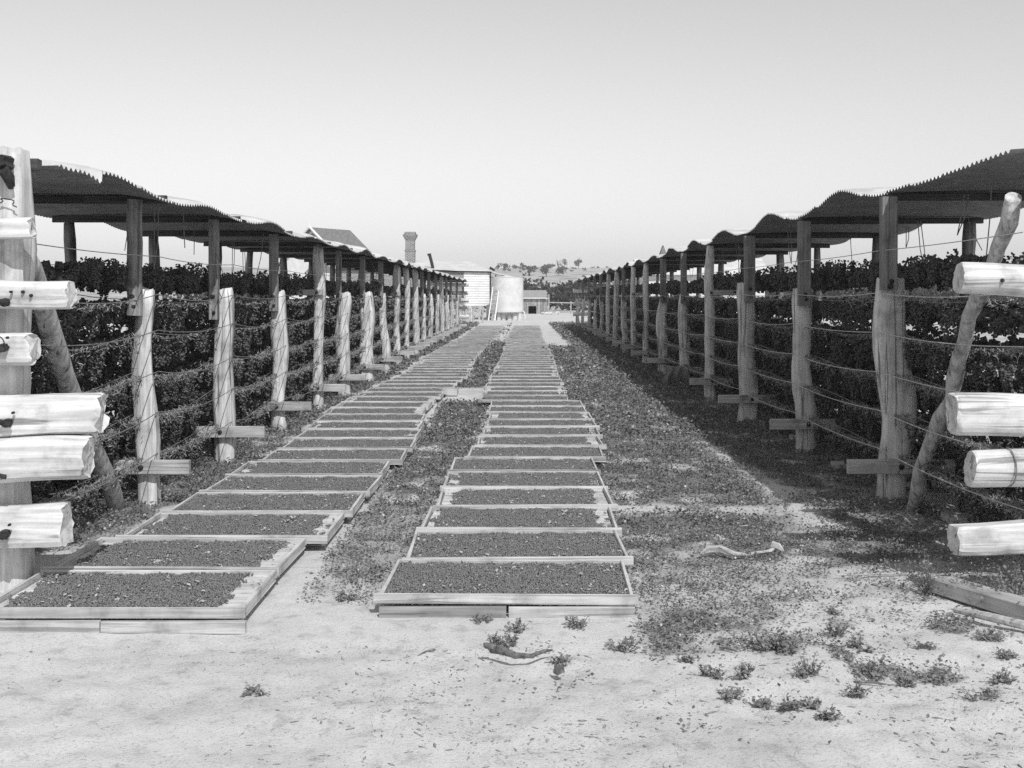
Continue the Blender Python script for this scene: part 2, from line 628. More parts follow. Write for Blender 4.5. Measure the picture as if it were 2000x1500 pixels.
def post_log(b, x, y, z0, z1, w, seed, kink=0.0, lean=0.0, ell=0.8, flat=0.0, taper=0.9):
    r_ = random.Random(seed)
    N = 15
    pts, rad = [], []
    k1, k2 = r_.uniform(0, 6), r_.uniform(0, 6)
    for i in range(N):
        t = i / (N - 1)
        z = z0 + (z1 - z0) * t
        off = 1.5 * kink * (math.sin(t * 5.2 + k1) + 0.5 * math.sin(t * 11 + k2)) + lean * (1 - t)
        pts.append((x + off, y + 0.4 * kink * math.sin(t * 4 + k2), z))
        wr = w / 2 * (1 + (taper - 1) * t) * (1 + 0.07 * math.sin(t * 9 + k2) + 0.04 * r_.uniform(-1, 1))
        if i == N - 1:
            wr *= 0.9
        rad.append(wr)
    b.tube(pts, rad, 14, seed, 0.15, ell, sq=flat, lob=1.0)
    # uneven top
    for k in range(14):
        p = b.v[-14 + k]
        b.v[-14 + k] = (p[0], p[1], p[2] + r_.uniform(-0.03, 0.02) * (0.25 if flat > 0.65 else 1))


def rack(cfg):
    sgn = cfg['sgn']                       # +1: posts on the right of the aisle
    XP, XB, XE = cfg['xp'], cfg['xb'], cfg['xe']
    YF = cfg['frames']
    root = thing("drying_rack", (sgn * (XP + XB) / 2, YF[0], 0), cfg['label'], "drying rack", "raisin drying racks")
    zr = cfg['zr']                         # underside of rafters
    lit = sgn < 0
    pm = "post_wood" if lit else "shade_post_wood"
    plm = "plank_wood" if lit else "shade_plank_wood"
    nF = len(YF)
    for k, y in enumerate(YF):
        spec = cfg['posts'].get(k)
        if spec is None:
            r_ = random.Random(900 + k + (50 if lit else 0))
            spec = dict(kind=r_.choice(['log', 'log', 'log', 'pole']), w=r_.uniform(0.14, 0.21), lean=r_.uniform(-.04, .04))
        x = sgn * XP + spec.get('dx', 0.0)
        seed = 100 * k + (7 if lit else 3)
        b = MB()
        if spec['kind'] == 'pole':
            post_log(b, x, y, -0.2, spec.get('ztop', zr + 0.02), spec['w'], seed, spec.get('kink', 0.008), spec.get('lean', 0), 1.0, spec.get('flat', 0), 0.92 if 'flat' in spec else 0.88)
            p = b.build("post", spec.get("mat", pm), root, smooth=True)
        else:
            ztop = spec.get('top', 1.72)
            post_log(b, x, y, -0.2, ztop, spec['w'], seed, spec.get('kink', 0.014), spec.get('lean', 0), spec.get('ell', 0.72), spec.get('flat', 0.45), spec.get('taper', 0.92))
            p = b.build("post", spec.get("mat", pm), root, smooth=True)
            # upper timber bolted to the log
            e = MB()
            ew = spec.get('ew', 0.105)
            ex = x + spec.get('edx', -0.03 if lit else -0.03)
            ez0 = spec.get('ez', 1.52)
            yf = y - spec['w'] * 0.36 * spec.get('ell', 0.72) / 0.72 - 0.045
            if spec.get('eround'):
                e.tube([(ex + 0.004 * math.sin(i * 1.7), yf, ez0 + (zr + 0.02 - ez0) * i / 8) for i in range(9)], [ew / 2] * 9, 12, seed, 0.05)
            else:
                e.box(ex - ew / 2, ex + ew / 2, yf - 0.04, yf + 0.045, ez0, zr + 0.02, ch=0.008, jit=0.003)
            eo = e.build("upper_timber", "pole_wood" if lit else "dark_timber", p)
            bolt(eo, ex, yf - 0.045, ztop - 0.07, 1.0)
            bolt(eo, ex + 0.01, yf - 0.045, ez0 + 0.07, 0.8)
        # low cross plank
        if spec.get('plank', True) and 0 < k < nF - 1:
            pz = spec.get('pz', 0.30)
            x0, x1 = spec.get('pl', ((-0.24, 0.44) if lit else (-0.36, 0.42)))
            yf = y - spec['w'] * 0.5 * (1.0 if spec['kind'] == 'pole' else 0.8) - 0.03
            q = MB().box(x + x0, x + x1, yf - 0.025, yf + 0.03, pz - 0.055, pz + 0.055, ch=0.005, jit=0.003)
            qo = q.build("cross_plank", plm, root)
            bolt(qo, x + 0.02, yf - 0.025, pz, 1.0)
            if spec.get('stay', k < 6):
                t = MB()
                t.tube([(x + 0.035, yf - 0.03, pz + 0.10), (x + 0.02, yf - 0.034, pz + 0.02), (x - 0.01, yf - 0.03, pz - 0.055)], [0.004] * 3, 5)
                t.build("tie_wire", "wire", qo)
        if spec.get('hplank'):
            x0, x1 = spec['hplank']
            yf = y - spec['w'] * 0.5 - 0.02
            q = MB().box(x + x0, x + x1, yf - 0.025, yf + 0.03, 1.665, 1.755, ch=0.006, jit=0.003)
            qo = q.build("cross_plank", plm, root)
            bolt(qo, x, yf - 0.025, 1.71, 1.0)
        # back post
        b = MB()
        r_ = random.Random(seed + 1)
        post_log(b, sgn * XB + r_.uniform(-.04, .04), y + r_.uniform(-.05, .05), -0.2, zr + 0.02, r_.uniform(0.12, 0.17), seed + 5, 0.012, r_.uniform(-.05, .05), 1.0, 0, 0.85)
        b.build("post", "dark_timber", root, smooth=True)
        # rafter
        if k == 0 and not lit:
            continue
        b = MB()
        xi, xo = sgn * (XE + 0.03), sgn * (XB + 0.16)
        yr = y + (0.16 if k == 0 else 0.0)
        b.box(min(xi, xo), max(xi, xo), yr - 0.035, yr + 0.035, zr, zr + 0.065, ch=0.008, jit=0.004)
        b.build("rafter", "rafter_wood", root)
    # wall-plate pole along the posts, under the rafters
    # roof: corrugated sheets sprung in low arches from rafter to rafter
    r_ = random.Random(31 if lit else 32)
    for k in range(nF - 1):
        ya, yb = YF[k], YF[k + 1]
        if k == 0:
            ya += cfg['roof_start']
        span = yb - ya
        rise = cfg['rise'](k)
        ya0, span0 = YF[k], YF[k + 1] - YF[k]
        ns = max(3, int(round(span / 0.66)))
        if k == 0 and cfg.get('torn'):
            ns = 3
            ya, span = 6.72, YF[1] - 6.72      # sheet joint falls at the tear
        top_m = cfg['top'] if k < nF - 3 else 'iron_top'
        eave_j = r_.uniform(-0.02, 0.02)
        for s in range(ns):
            y0 = ya + span * s / ns - (0.03 if s else 0.0)
            y1 = ya + span * (s + 1) / ns
            per = 6 if ya < 30 else 4
            m = int(round((y1 - y0) / 0.072 * per))
            b = MB()
            xs = [XE + eave_j + r_.uniform(-0.02, 0.02), XE + 0.1, XE + 0.35, (XP + XB) / 2, XB + 0.02, XB + 0.28]
            lift = (0.003 if s % 2 else 0.0) + r_.uniform(-0.006, 0.006)
            vs = []
            for j, xx in enumerate(xs):
                for i in range(m + 1):
                    yy = y0 + (y1 - y0) * i / m
                    t = (yy - ya0) / span0
                    if k == 0 and not lit:
                        f = min(1.0, max(0.0, (1 - t) / 0.86)) ** 1.5
                    else:
                        f = (math.sin(math.pi * t) ** 2) ** 1.45
                    z = zr + 0.070 + rise * f + 0.012
                    z += 0.0115 * math.cos(2 * math.pi * (yy / 0.072))
                    z += (-cfg['droop'], -cfg['droop'] * .55, 0, 0.01, 0, -0.015)[j] + lift
                    if k == 0 and cfg.get('torn') and yy < 7.42:
                        # the first sheets hang torn down behind the bent-up corner
                        z = zr + 0.055 - 0.06 * (yy - 6.75) + 0.0115 * math.cos(2 * math.pi * (yy / 0.072)) + 0.012 * math.sin(yy * 9 + j)
                    vs.append((sgn * xx, yy, z))
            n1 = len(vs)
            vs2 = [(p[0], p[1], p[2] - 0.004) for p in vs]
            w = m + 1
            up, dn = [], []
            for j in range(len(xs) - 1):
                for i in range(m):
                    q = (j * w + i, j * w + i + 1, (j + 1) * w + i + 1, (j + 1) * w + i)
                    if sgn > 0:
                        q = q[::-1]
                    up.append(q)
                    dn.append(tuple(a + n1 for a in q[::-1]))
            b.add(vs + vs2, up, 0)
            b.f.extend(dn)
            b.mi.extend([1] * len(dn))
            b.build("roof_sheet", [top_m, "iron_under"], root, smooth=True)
    # side wires along the posts, one per tier, sagging in every bay
    for ti, z in enumerate(cfg['tiers']):
        for side, xw in ((0, XP - 0.115 * 1.0), (1, XB - 0.09)):
            pts = []
            for k in range(nF - 1):
                ya, yb = YF[k], YF[k + 1]
                n = 9 if ya < 25 else 5
                sg = cfg['wsag'] * (0.35 if ti == 0 else 1.0) * (0.7 + 0.6 * ((k * 37 + ti * 17) % 10) / 10)
                for i in range(n):
                    t = i / n
                    pts.append((sgn * xw, ya + (yb - ya) * t, z - sg * 4 * t * (1 - t)))
            pts.append((sgn * xw, YF[-1], z))
            b = MB()
            b.tube(pts, [0.0040 if ti else 0.0035] * len(pts), 5)
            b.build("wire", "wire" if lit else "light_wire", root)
            if side == 0 and ti > 0:
                pts2 = [(p[0] + sgn * 0.20, p[1], p[2] - 0.03 - 0.02 * math.sin(p[1] * 2.3 + ti)) for p in pts]
                b = MB()
                b.tube(pts2, [0.004] * len(pts2), 5)
                b.build("wire", "wire", root)
    # loose ties hanging from the roof
    r_ = random.Random(77 if lit else 78)
    for i in range(30):
        y = YF[0] + 0.6 + (i ** 1.25) * 0.42
        if y > 30:
            break
        xx = sgn * r_.uniform(XE + 0.15, XB - 0.2)
        zt = zr + 0.02
        L = r_.uniform(0.25, 0.62)
        dx, dy = r_.uniform(-.14, .14), r_.uniform(-.1, .1)
        b = MB()
        b.tube([(xx, y, zt), (xx + dx * .35, y + dy * .5, zt - L * .5), (xx + dx, y + dy, zt - L)], [0.0055, 0.0045, 0.0045], 5)
        if r_.random() < 0.5:
            b.tube([(xx + 0.03, y, zt), (xx + dx * .5 + 0.03, y + dy * .5, zt - L * .55), (xx + dx, y + dy, zt - L)], [0.005, 0.0045, 0.0045], 5)
        b.build("hanging_tie", "wire", root)
    return root


L_FR = [6.45, 8.96, 11.3, 13.86, 16.65, 18.8, 21.6, 24.3, 27.05, 29.3, 31.6, 34.2, 36.8, 39.7, 42.0, 45.2, 48.0, 52.5, 58.0]
R_FR = [6.45, 9.08, 11.95, 14.85, 17.9, 20.7, 23.7, 26.9, 30.2, 32.9, 35.6, 39.2, 42.4, 46.0, 50.0, 55.0, 61.0]
TIERS_L = [1.97, 1.667, 1.38, 1.05, 0.725, 0.40]
TIERS_R = [2.02, 1.68, 1.36, 1.04, 0.73, 0.42]

RL = dict(sgn=-1, xp=3.03, xb=4.57, xe=2.82, zr=2.395, frames=L_FR, roof_start=0.30, droop=0.075, torn=True, top='iron_top',
          rise=lambda k: 0.085 if k == 0 else 0.05 + 0.015 * ((k * 7) % 3) + (0.02 if k > 4 else 0), tiers=TIERS_L, wsag=0.06,
          label="long open drying rack with sunlit log posts and bent roof corner",
          posts={
              0: dict(kind='pole', w=0.22, ztop=2.50, flat=0.8, plank=False, dx=0.085, kink=0.004, mat='end_post_wood'),
              1: dict(kind='log', w=0.175, lean=0.045, eround=True, ew=0.12, edx=-0.035, ez=1.50, pl=(-0.20, 0.40), taper=0.86, kink=0.01),
              2: dict(kind='log', w=0.235, ew=0.09, edx=-0.045, ez=1.42, lean=0.05, pl=(-0.24, 0.46), taper=0.78, kink=0.012),
              3: dict(kind='log', w=0.19, ew=0.105, edx=-0.02, ez=1.47, lean=0.05, pl=(-0.14, 0.44), taper=0.85),
              4: dict(kind='pole', w=0.165, hplank=(-0.30, 0.08), pl=(-0.18, 0.42), kink=0.006),
              5: dict(kind='log', w=0.25, ew=0.09, lean=0.07, flat=0.6, kink=0.02, ez=1.62, pl=(-0.2, 0.42)),
              6: dict(kind='log', w=0.28, ew=0.09, flat=0.6, lean=0.04, pl=(-0.3, 0.38)),
              7: dict(kind='log', w=0.16, ew=0.10, flat=0.7, lean=0.08),
              8: dict(kind='pole', w=0.18, hplank=(-0.42, 0.1)),
          })
RR = dict(sgn=1, xp=3.0, xb=4.75, xe=2.95, zr=2.425, frames=R_FR, roof_start=0.25, droop=0.02, top='iron_top',
          rise=lambda k: 0.035 if k == 0 else ((0.13, 0.15, 0.15, 0.12)[k % 4] if k < 5 else 0.085 + 0.02 * (k % 3)), tiers=TIERS_R, wsag=0.032,
          label="long open drying rack with shaded posts and arched corrugated roof bays",
          posts={
              0: dict(kind='pole', w=0.24, ztop=2.45, flat=0.7, plank=False, dx=0.10, mat='end_post_wood'),
              1: dict(kind='log', w=0.255, kink=0.022, ew=0.125, edx=-0.075, ez=1.70, top=1.80, pl=(-0.40, 0.45), flat=0.6, pz=0.29),
              2: dict(kind='log', w=0.20, ew=0.13, edx=-0.02, ez=1.55, top=1.74, pl=(-0.38, 0.47), flat=0.5),
              3: dict(kind='log', w=0.22, kink=0.018, ew=0.14, edx=-0.01, ez=1.58, top=1.82, pl=(-0.42, 0.32), lean=-0.05, flat=0.5),
              4: dict(kind='pole', w=0.165, hplank=(-0.02, 0.5), pl=(-0.34, 0.34), kink=0.008),
              5: dict(kind='log', w=0.19, ew=0.11, pl=(-0.06, 0.44)),
              6: dict(kind='log', w=0.20, ew=0.13, kink=0.02, lean=-0.05, pl=(-0.36, 0.35)),
              7: dict(kind='pole', w=0.15, kink=0.012, lean=-0.06, pl=(-0.4, 0.3)),
              8: dict(kind='pole', w=0.16, hplank=(-0.05, 0.45)),
          })
rack_l = rack(RL)
rack_r = rack(RR)


# ---- end frames: strainer logs, struts
def strainer(root, x_end, x_far, y, z, d, seed, sag=0.0, ell=0.95, mat="log_wood", sq=0.0, rough=0.05, cut=0.0, tap=0.0, groove=0.015, rag=0.012):
    """rough split log: flattened faces, grooves along the grain, ragged sawn end"""
    r_ = random.Random(seed)
    N, n = 34, 28
    ph = [r_.uniform(0, 6.28) for _ in range(12)]
    split_a = r_.uniform(3.6, 5.6)
    vs = []
    dirx = 1 if x_far > x_end else -1
    endoff = [r_.uniform(-rag, rag) for _ in range(n)]
    for i in range(N):
        t = (i / (N - 1)) ** 1.5
        L = abs(x_far - x_end) * t
        cz = z + 0.014 * math.sin(L * 2.1 + seed) + 0.006 * math.sin(L * 7 + ph[0]) + sag * t
        cy = y + 0.012 * math.sin(L * 1.7 + seed * 2)
        R = d / 2 * (1 + 0.05 * math.sin(L * 3.1 + ph[1]) + tap * (1 - t))
        for k in range(n):
            a = 2 * math.pi * k / n + 0.1
            c_, s_ = abs(math.cos(a)), abs(math.sin(a))
            r = R * ((1 - sq) + sq * min(1.0 / max(c_, s_), 1.28))
            r *= 1 + rough * (0.6 * math.sin(2 * a + ph[2] + L * 1.1) + 0.5 * math.sin(3 * a + ph[3] - L * 1.6) + 0.3 * math.sin(a * 1.0 + ph[4] + L * 6))
            r *= 1 + groove * (0.6 * math.sin(9 * a + ph[5] + 0.5 * math.sin(L * 3)) + 0.5 * math.sin(13 * a + ph[6] + 0.7 * math.sin(L * 2 + 1)) + 0.5 * r_.uniform(-1, 1))
            da = abs((a - split_a - 0.15 * math.sin(L * 2.2) + math.pi) % (2 * math.pi) - math.pi)
            if da < 0.13:
                r *= 0.90
            px = x_end + dirx * L
            if i == 0:
                px += dirx * cut * (r * math.sin(a)) + endoff[k]
                r *= 0.955
            elif i == 1:
                px += dirx * cut * (r * math.sin(a)) * 0.8 + endoff[k] * 0.8
            vs.append((px, cy - r * ell * math.cos(a), cz + r * math.sin(a)))
    fs = []
    for i in range(N - 1):
        for k in range(n):
            k2 = (k + 1) % n
            q = (i * n + k, (i + 1) * n + k, (i + 1) * n + k2, i * n + k2)
            fs.append(q if dirx > 0 else q[::-1])
    cap = tuple(range(n))
    fs.append(cap if dirx > 0 else cap[::-1])
    cap = tuple((N - 1) * n + k for k in range(n))
    fs.append(cap[::-1] if dirx > 0 else cap)
    b = MB()
    b.add(vs, fs)
    o = b.build("strainer_log", mat, root, smooth=False)
    return o


def spool(parent, x, y, z, r=0.021, loop=False):
    """wire strainer: a stubby dark bolt with its twisted wire end"""
    b = MB()
    b.tube([(x - 0.02, y + 0.03, z), (x - 0.02, y - 0.02, z - 0.004)], [r * 1.25, r * 1.2], 8, 3, 0.15)
    b.tube([(x - 0.05, y - 0.024, z + 0.004), (x + 0.012, y - 0.03, z - 0.012)], [r * 0.75, r * 0.6], 8, 4, 0.15)
    o = b.build("strainer_bolt", "dark_metal", parent)
    if loop:
        w = MB()
        pts = []
        for i in range(11):
            a = 2.2 - i / 10 * 2.4
            pts.append((x - 0.055 + 0.06 * math.cos(a), y - 0.02, z + 0.02 + 0.05 * math.sin(a)))
        w.tube(pts, [0.0035] * 11, 5)
        w.build("wire_loop", "dark_metal", parent)
    return o


YL = 6.22
logs = []
# (x of the sawn end, z, diameter, ...)
lg = strainer(rack_l, -2.735, -5.1, YL + 0.03, 2.045, 0.118, 11, sq=0.9, ell=0.9, rough=0.02, groove=0.015)
logs.append(lg)
lg2 = strainer(rack_l, -2.50, -5.3, YL, 1.665, 0.160, 12, sq=0.75, rough=0.03, cut=0.12, groove=0.02)
for bx_, bz_ in ((-2.735, 1.675), (-2.69, 1.655)):
    bolt(lg2, bx_, YL - 0.083, bz_, 0.42)
lg3 = strainer(rack_l, -2.725, -5.2, YL + 0.01, 1.345, 0.178, 13, sq=0.4, rough=0.09, cut=0.1, groove=0.02, rag=0.02)
lg4 = strainer(rack_l, -2.335, -5.25, YL, 0.985, 0.228, 14, sq=0.75, rough=0.05, cut=-0.08, ell=0.7, groove=0.022, rag=0.022)
lg5 = strainer(rack_l, -2.385, -5.3, YL - 0.05, 0.755, 0.228, 15, sq=0.45, rough=0.06, cut=-0.08, ell=0.8, groove=0.010)
lg6 = strainer(rack_l, -2.53, -5.2, YL, 0.385, 0.240, 16, sq=0.85, rough=0.04, cut=0.03, ell=0.7, groove=0.012)
for o_, z_, x_, dd in ((lg2, 1.62, -2.815, 0.082), (lg3, 1.37, -2.83, 0.092), (lg4, 0.96, -2.80, 0.09), (lg5, 0.68, -2.815, 0.11), (lg6, 0.35, -2.815, 0.1)):
    spool(o_, x_, YL - dd, z_, 0.021, o_ is lg3)
    bolt(o_, x_ + 0.02, YL - dd - 0.012, z_ + 0.055, 0.35)
lr1 = strainer(rack_r, 2.42, 5.4, YL, 1.735, 0.185, 21, rough=0.02, cut=0.10, groove=0.003, rag=0.004)
bolt(lr1, 2.625, YL - 0.093, 1.738, 0.5)
lr2 = strainer(rack_r, 2.385, 5.3, YL, 1.0, 0.245, 22, sq=0.5, rough=0.05, cut=-0.10, tap=-0.06, ell=0.85, groove=0.006)
lr3 = strainer(rack_r, 2.50, 5.2, YL + 0.02, 0.705, 0.21, 23, rough=0.035, cut=0.08, ell=0.9, groove=0.003, rag=0.004)
for xx in (2.70, 2.86):
    b = MB()
    b.tube([(xx + 0.012 * math.sin(a), YL + 0.02 - 0.098 * math.sin(a), 0.70 + 0.109 * math.cos(a)) for a in [i / 12 * 3.14 for i in range(13)]], [0.004] * 13, 5)
    b.build("wire_loop", "wire", lr3)
lr4 = strainer(rack_r, 2.39, 5.2, YL, 0.32, 0.168, 24, sq=0.95, ell=0.95, rough=0.02, cut=0.02, groove=0.02)
# iron knob and wire wound round the head of the sunlit end post
b = MB()
b.tube([(-2.915, 6.24, 2.41), (-2.905, 6.33, 2.40)], [0.034, 0.04], 10, 5, 0.35)
b.tube([(-2.905, 6.25, 2.36), (-2.89, 6.30, 2.31), (-2.895, 6.34, 2.27)], [0.036, 0.038, 0.02], 10, 6, 0.4)
b.build("iron_clamp", "dark_metal", rack_l)
b = MB()
b.tube([(-2.96 + 0.1 * i / 10 + 0.02 * math.sin(i), 6.31 - 0.015 * math.sin(i / 10 * 3.1), 2.17 + 0.03 * math.sin(i / 10 * 3.1)) for i in range(13)], [0.0035] * 13, 5)
b.build("wire_loop", "dark_metal", rack_l)

# struts that prop the end posts
b = MB()
P0, P1 = Vector((-2.96, 6.55, 1.98)), Vector((-3.2, 8.88, -0.10))
b.tube([P0.lerp(P1, i / 12) + Vector((0.02 * math.sin(i * .8), 0, 0.02 * math.sin(i * 1.3))) for i in range(13)], [0.062 + 0.010 * i / 12 + 0.004 * math.sin(i * 2.1) for i in range(13)], 14, 41, 0.07)
b.build("strut", "strut_wood", rack_l, smooth=True)
b = MB()
P0, P1 = Vector((2.92, 6.66, 2.24)), Vector((2.99, 8.70, -0.08))
b.tube([P0.lerp(P1, i / 16) + Vector((0.022 * math.sin(i * .9) + 0.012 * math.sin(i * 2.3), 0, 0)) for i in range(17)], [0.049 + 0.006 * math.sin(i * 1.9) + 0.004 * math.sin(i * 3.3) for i in range(17)], 14, 42, 0.06)
b.build("strut", "strut_wood", rack_r, smooth=True)

# far end frames: strainer logs across the last posts
for rt, sgn, y, zs in ((rack_l, -1, 57.8, (2.25, 1.85, 1.45, 1.08, 0.6)), (rack_r, 1, 60.8, (1.95, 1.3, 0.7))):
    for i, z in enumerate(zs):
        strainer(rt, sgn * (2.75 + 0.06 * (i % 2)), sgn * 5.0, y + (0.25 if i % 2 else -0.2), z, 0.2, 60 + i)


# ------------------------------------------------------------------ grapes drying on the tiers of wire
def grape_tier(name, cfg, ti, label):
    sgn, XP, XB, YF = cfg['sgn'], cfg['xp'], cfg['xb'], cfg['frames']
    zt = cfg['tiers'][ti]
    y_end = YF[-2] - 1.5
    pos, scl = [], []
    for (ya, yb, per_m, ng, r0) in ((YF[0] + 0.25, 12.5, 42, 46, 0.0110), (12.5, 18, 38, 24, 0.0155), (18, 30, 26, 9, 0.030), (30, y_end, 14, 7, 0.036)):
        nb = int((yb - ya) * per_m)
        by = rng.uniform(ya, yb, nb)
        u = rng.uniform(0, 1, nb) ** 1.25
        bx = XP + 0.09 + u * (XB - XP - 0.16)
        # thin places
        keep = fbm(by, bx, 1.3, 11.0 * ti) > (0.30 if ti in (0, 1) else 0.22)
        by, bx = by[keep], bx[keep]
        nb = len(by)
        k = np.clip(np.searchsorted(YF, by) - 1, 0, len(YF) - 2)
        fy = np.array(YF)
        t = (by - fy[k]) / (fy[k + 1] - fy[k])
        zw = zt - 0.10 * 4 * t * (1 - t) - 0.02
        lump = fbm(by, bx, 2.1, 23.0 + ti)
        L = ((0.12 if ti < 2 else 0.135) + 0.10 * rng.uniform(0, 1, nb)) * (0.75 + 0.6 * lump)
        top = zw + ((lump - 0.42) * 0.24 if ti == 0 else -0.035 + (lump - 0.5) * 0.08)
        # grapes of each bunch inside a drooping cone
        s = rng.uniform(0, 1, (nb, ng))
        rad = (0.052 * (1 - 0.8 * s) + 0.006) * (1.0 + 0.5 * (r0 > 0.02))
        a = rng.uniform(0, 2 * np.pi, (nb, ng))
        rr = rad * np.sqrt(rng.uniform(0.2, 1, (nb, ng)))
        px = bx[:, None] + rr * np.cos(a)
        py = by[:, None] + rr * np.sin(a)
        pz = top[:, None] - s * L[:, None]
        pz = np.maximum(pz, 0.05)
        pos.append(np.stack([sgn * px.ravel(), py.ravel(), pz.ravel()], 1))
        sc0 = r0 * rng.uniform(0.7, 1.25, nb * ng)
        scl.append(np.stack([sc0, sc0, sc0 * rng.uniform(1.0, 1.7, nb * ng)], 1))
    # the packed mass further in
    n = int((y_end - YF[0]) * 150)
    by = rng.uniform(YF[0] + 0.25, y_end, n)
    bx = XP + 0.28 + rng.uniform(0, 1, n) * (XB - XP - 0.35)
    keep = fbm(by, bx, 1.3, 11.0 * ti) > 0.30
    by, bx = by[keep], bx[keep]
    n = len(by)
    fy = np.array(YF)
    k = np.clip(np.searchsorted(YF, by) - 1, 0, len(YF) - 2)
    t = (by - fy[k]) / (fy[k + 1] - fy[k])
    pz = zt - 0.40 * t * (1 - t) - 0.05 - rng.uniform(0, 0.12 if ti < 2 else 0.17, n)
    pos.append(np.stack([sgn * bx, by, np.maximum(pz, 0.06)], 1))
    scl.append(np.repeat(rng.uniform(0.028, 0.05, n)[:, None], 3, 1))
    pos = np.concatenate(pos)
    scl = np.concatenate(scl)
    Vv, Ff = scatter(OCT_V, OCT_F, pos, scl, rot_rand(len(pos)))
    me = np_mesh(name, Vv, Ff, "grape", True)
    return tag(link(name, me), label, "grapes", None, "stuff")


TN = ["topmost", "second", "third", "fourth", "fifth", "lowest"]
for ti in range(6):
    grape_tier("drying_grapes", RL, ti, f"dark drying grapes on the {TN[ti]} wire tier of the sunlit rack")
for ti in range(6):
    grape_tier("drying_grapes", RR, ti, f"dark drying grapes on the {TN[ti]} wire tier of the shaded rack")


# dry stalks caught along the front wires
def stalks(cfg, label):
    sgn, XP, YF = cfg['sgn'], cfg['xp'], np.array(cfg['frames'])
    pos, scl = [], []
    for ti in range(1, 6):
        n = 6500 if ti > 2 else 1800
        y = YF[0] + 0.3 + (38 - YF[0]) * rng.uniform(0, 1, n) ** 1.7
        k = np.clip(np.searchsorted(YF, y) - 1, 0, len(YF) - 2)
        t = (y - YF[k]) / (YF[k + 1] - YF[k])
        keep = fbm(y, y * 0 + ti, 1.2, 5.0) > 0.34
        y, t = y[keep], t[keep]
        n = len(y)
        z = cfg['tiers'][ti] - (cfg['wsag'] + 0.01) * 4 * t * (1 - t) - 0.015 - rng.exponential(0.024, n)
        x = XP - 0.02 + rng.exponential(0.05, n)
        pos.append(np.stack([sgn * x, y, z], 1))
        scl.append(np.stack([np.full(n, 0.0065), np.full(n, 0.032) * rng.uniform(.5, 1.3, n), np.full(n, 0.01)], 1) * (1 + y / 16)[:, None])
    pos, scl = np.concatenate(pos), np.concatenate(scl)
    Vv, Ff = scatter(LEAF_V - np.array([0, .5, 0]), LEAF_F, pos, scl, rot_rand(len(pos)))
    tag(link("dry_stalks", np_mesh("dry_stalks", Vv, Ff, "stalk")), label, "stalks", None, "stuff")


stalks(RL, "dry stalks caught along the front wires of the sunlit rack")
stalks(RR, "dry stalks caught along the front wires of the shaded rack")

# ------------------------------------------------------------------ raisin trays
TW, TD, TH = 1.34, 0.80, 0.10


def tray_meshes():
    t = {}
    random.seed(5)
    t['front'] = [MB().box(-TW / 2 - 0.02, TW / 2 + 0.02, -TD / 2 - 0.022, -TD / 2, 0.048, TH - 0.003, ch=0.003, jit=0.004).mesh("front_board", "tray_wood") for _ in range(7)]
    t['back'] = [MB().box(-TW / 2, TW / 2, TD / 2 - 0.018, TD / 2, 0.043, TH - 0.012, ch=0.003, jit=0.002).mesh("back_board", "tray_wood")]
    t['sl'] = MB().box(-TW / 2, -TW / 2 + 0.02, -TD / 2 + 0.002, TD / 2 - 0.02, 0.03, TH - 0.012, ch=0.003, jit=0.004).mesh("side_board", "tray_side_wood")
    t['sr'] = MB().box(TW / 2 - 0.02, TW / 2, -TD / 2 + 0.002, TD / 2 - 0.02, 0.03, TH - 0.012, ch=0.003, jit=0.004).mesh("side_board", "tray_side_wood")
    t['slat'] = MB().box(-TW / 2 + 0.03, TW / 2 - 0.03, -0.062, 0.062, 0.046, 0.056, ch=0.002, jit=0.001).mesh("floor_slat", "tray_floor_wood")
    # one-piece tray for the far ones
    b = MB()
    b.box(-TW / 2 - 0.02, TW / 2 + 0.02, -TD / 2 - 0.028, -TD / 2, 0.005, TH + 0.004)
    b.box(-TW / 2, TW / 2, TD / 2 - 0.018, TD / 2, 0.043, TH - 0.012)
    b.box(-TW / 2, -TW / 2 + 0.024, -TD / 2 + 0.002, TD / 2 - 0.02, 0.01, TH - 0.004)
    b.box(TW / 2 - 0.024, TW / 2, -TD / 2 + 0.002, TD / 2 - 0.02, 0.01, TH - 0.004)
    b.box(-TW / 2 + 0.025, TW / 2 - 0.025, -TD / 2 + 0.002, TD / 2 - 0.02, 0.046, 0.056)
    t['far'] = b.mesh("drying_tray", "tray_wood")
    return t


TM = tray_meshes()


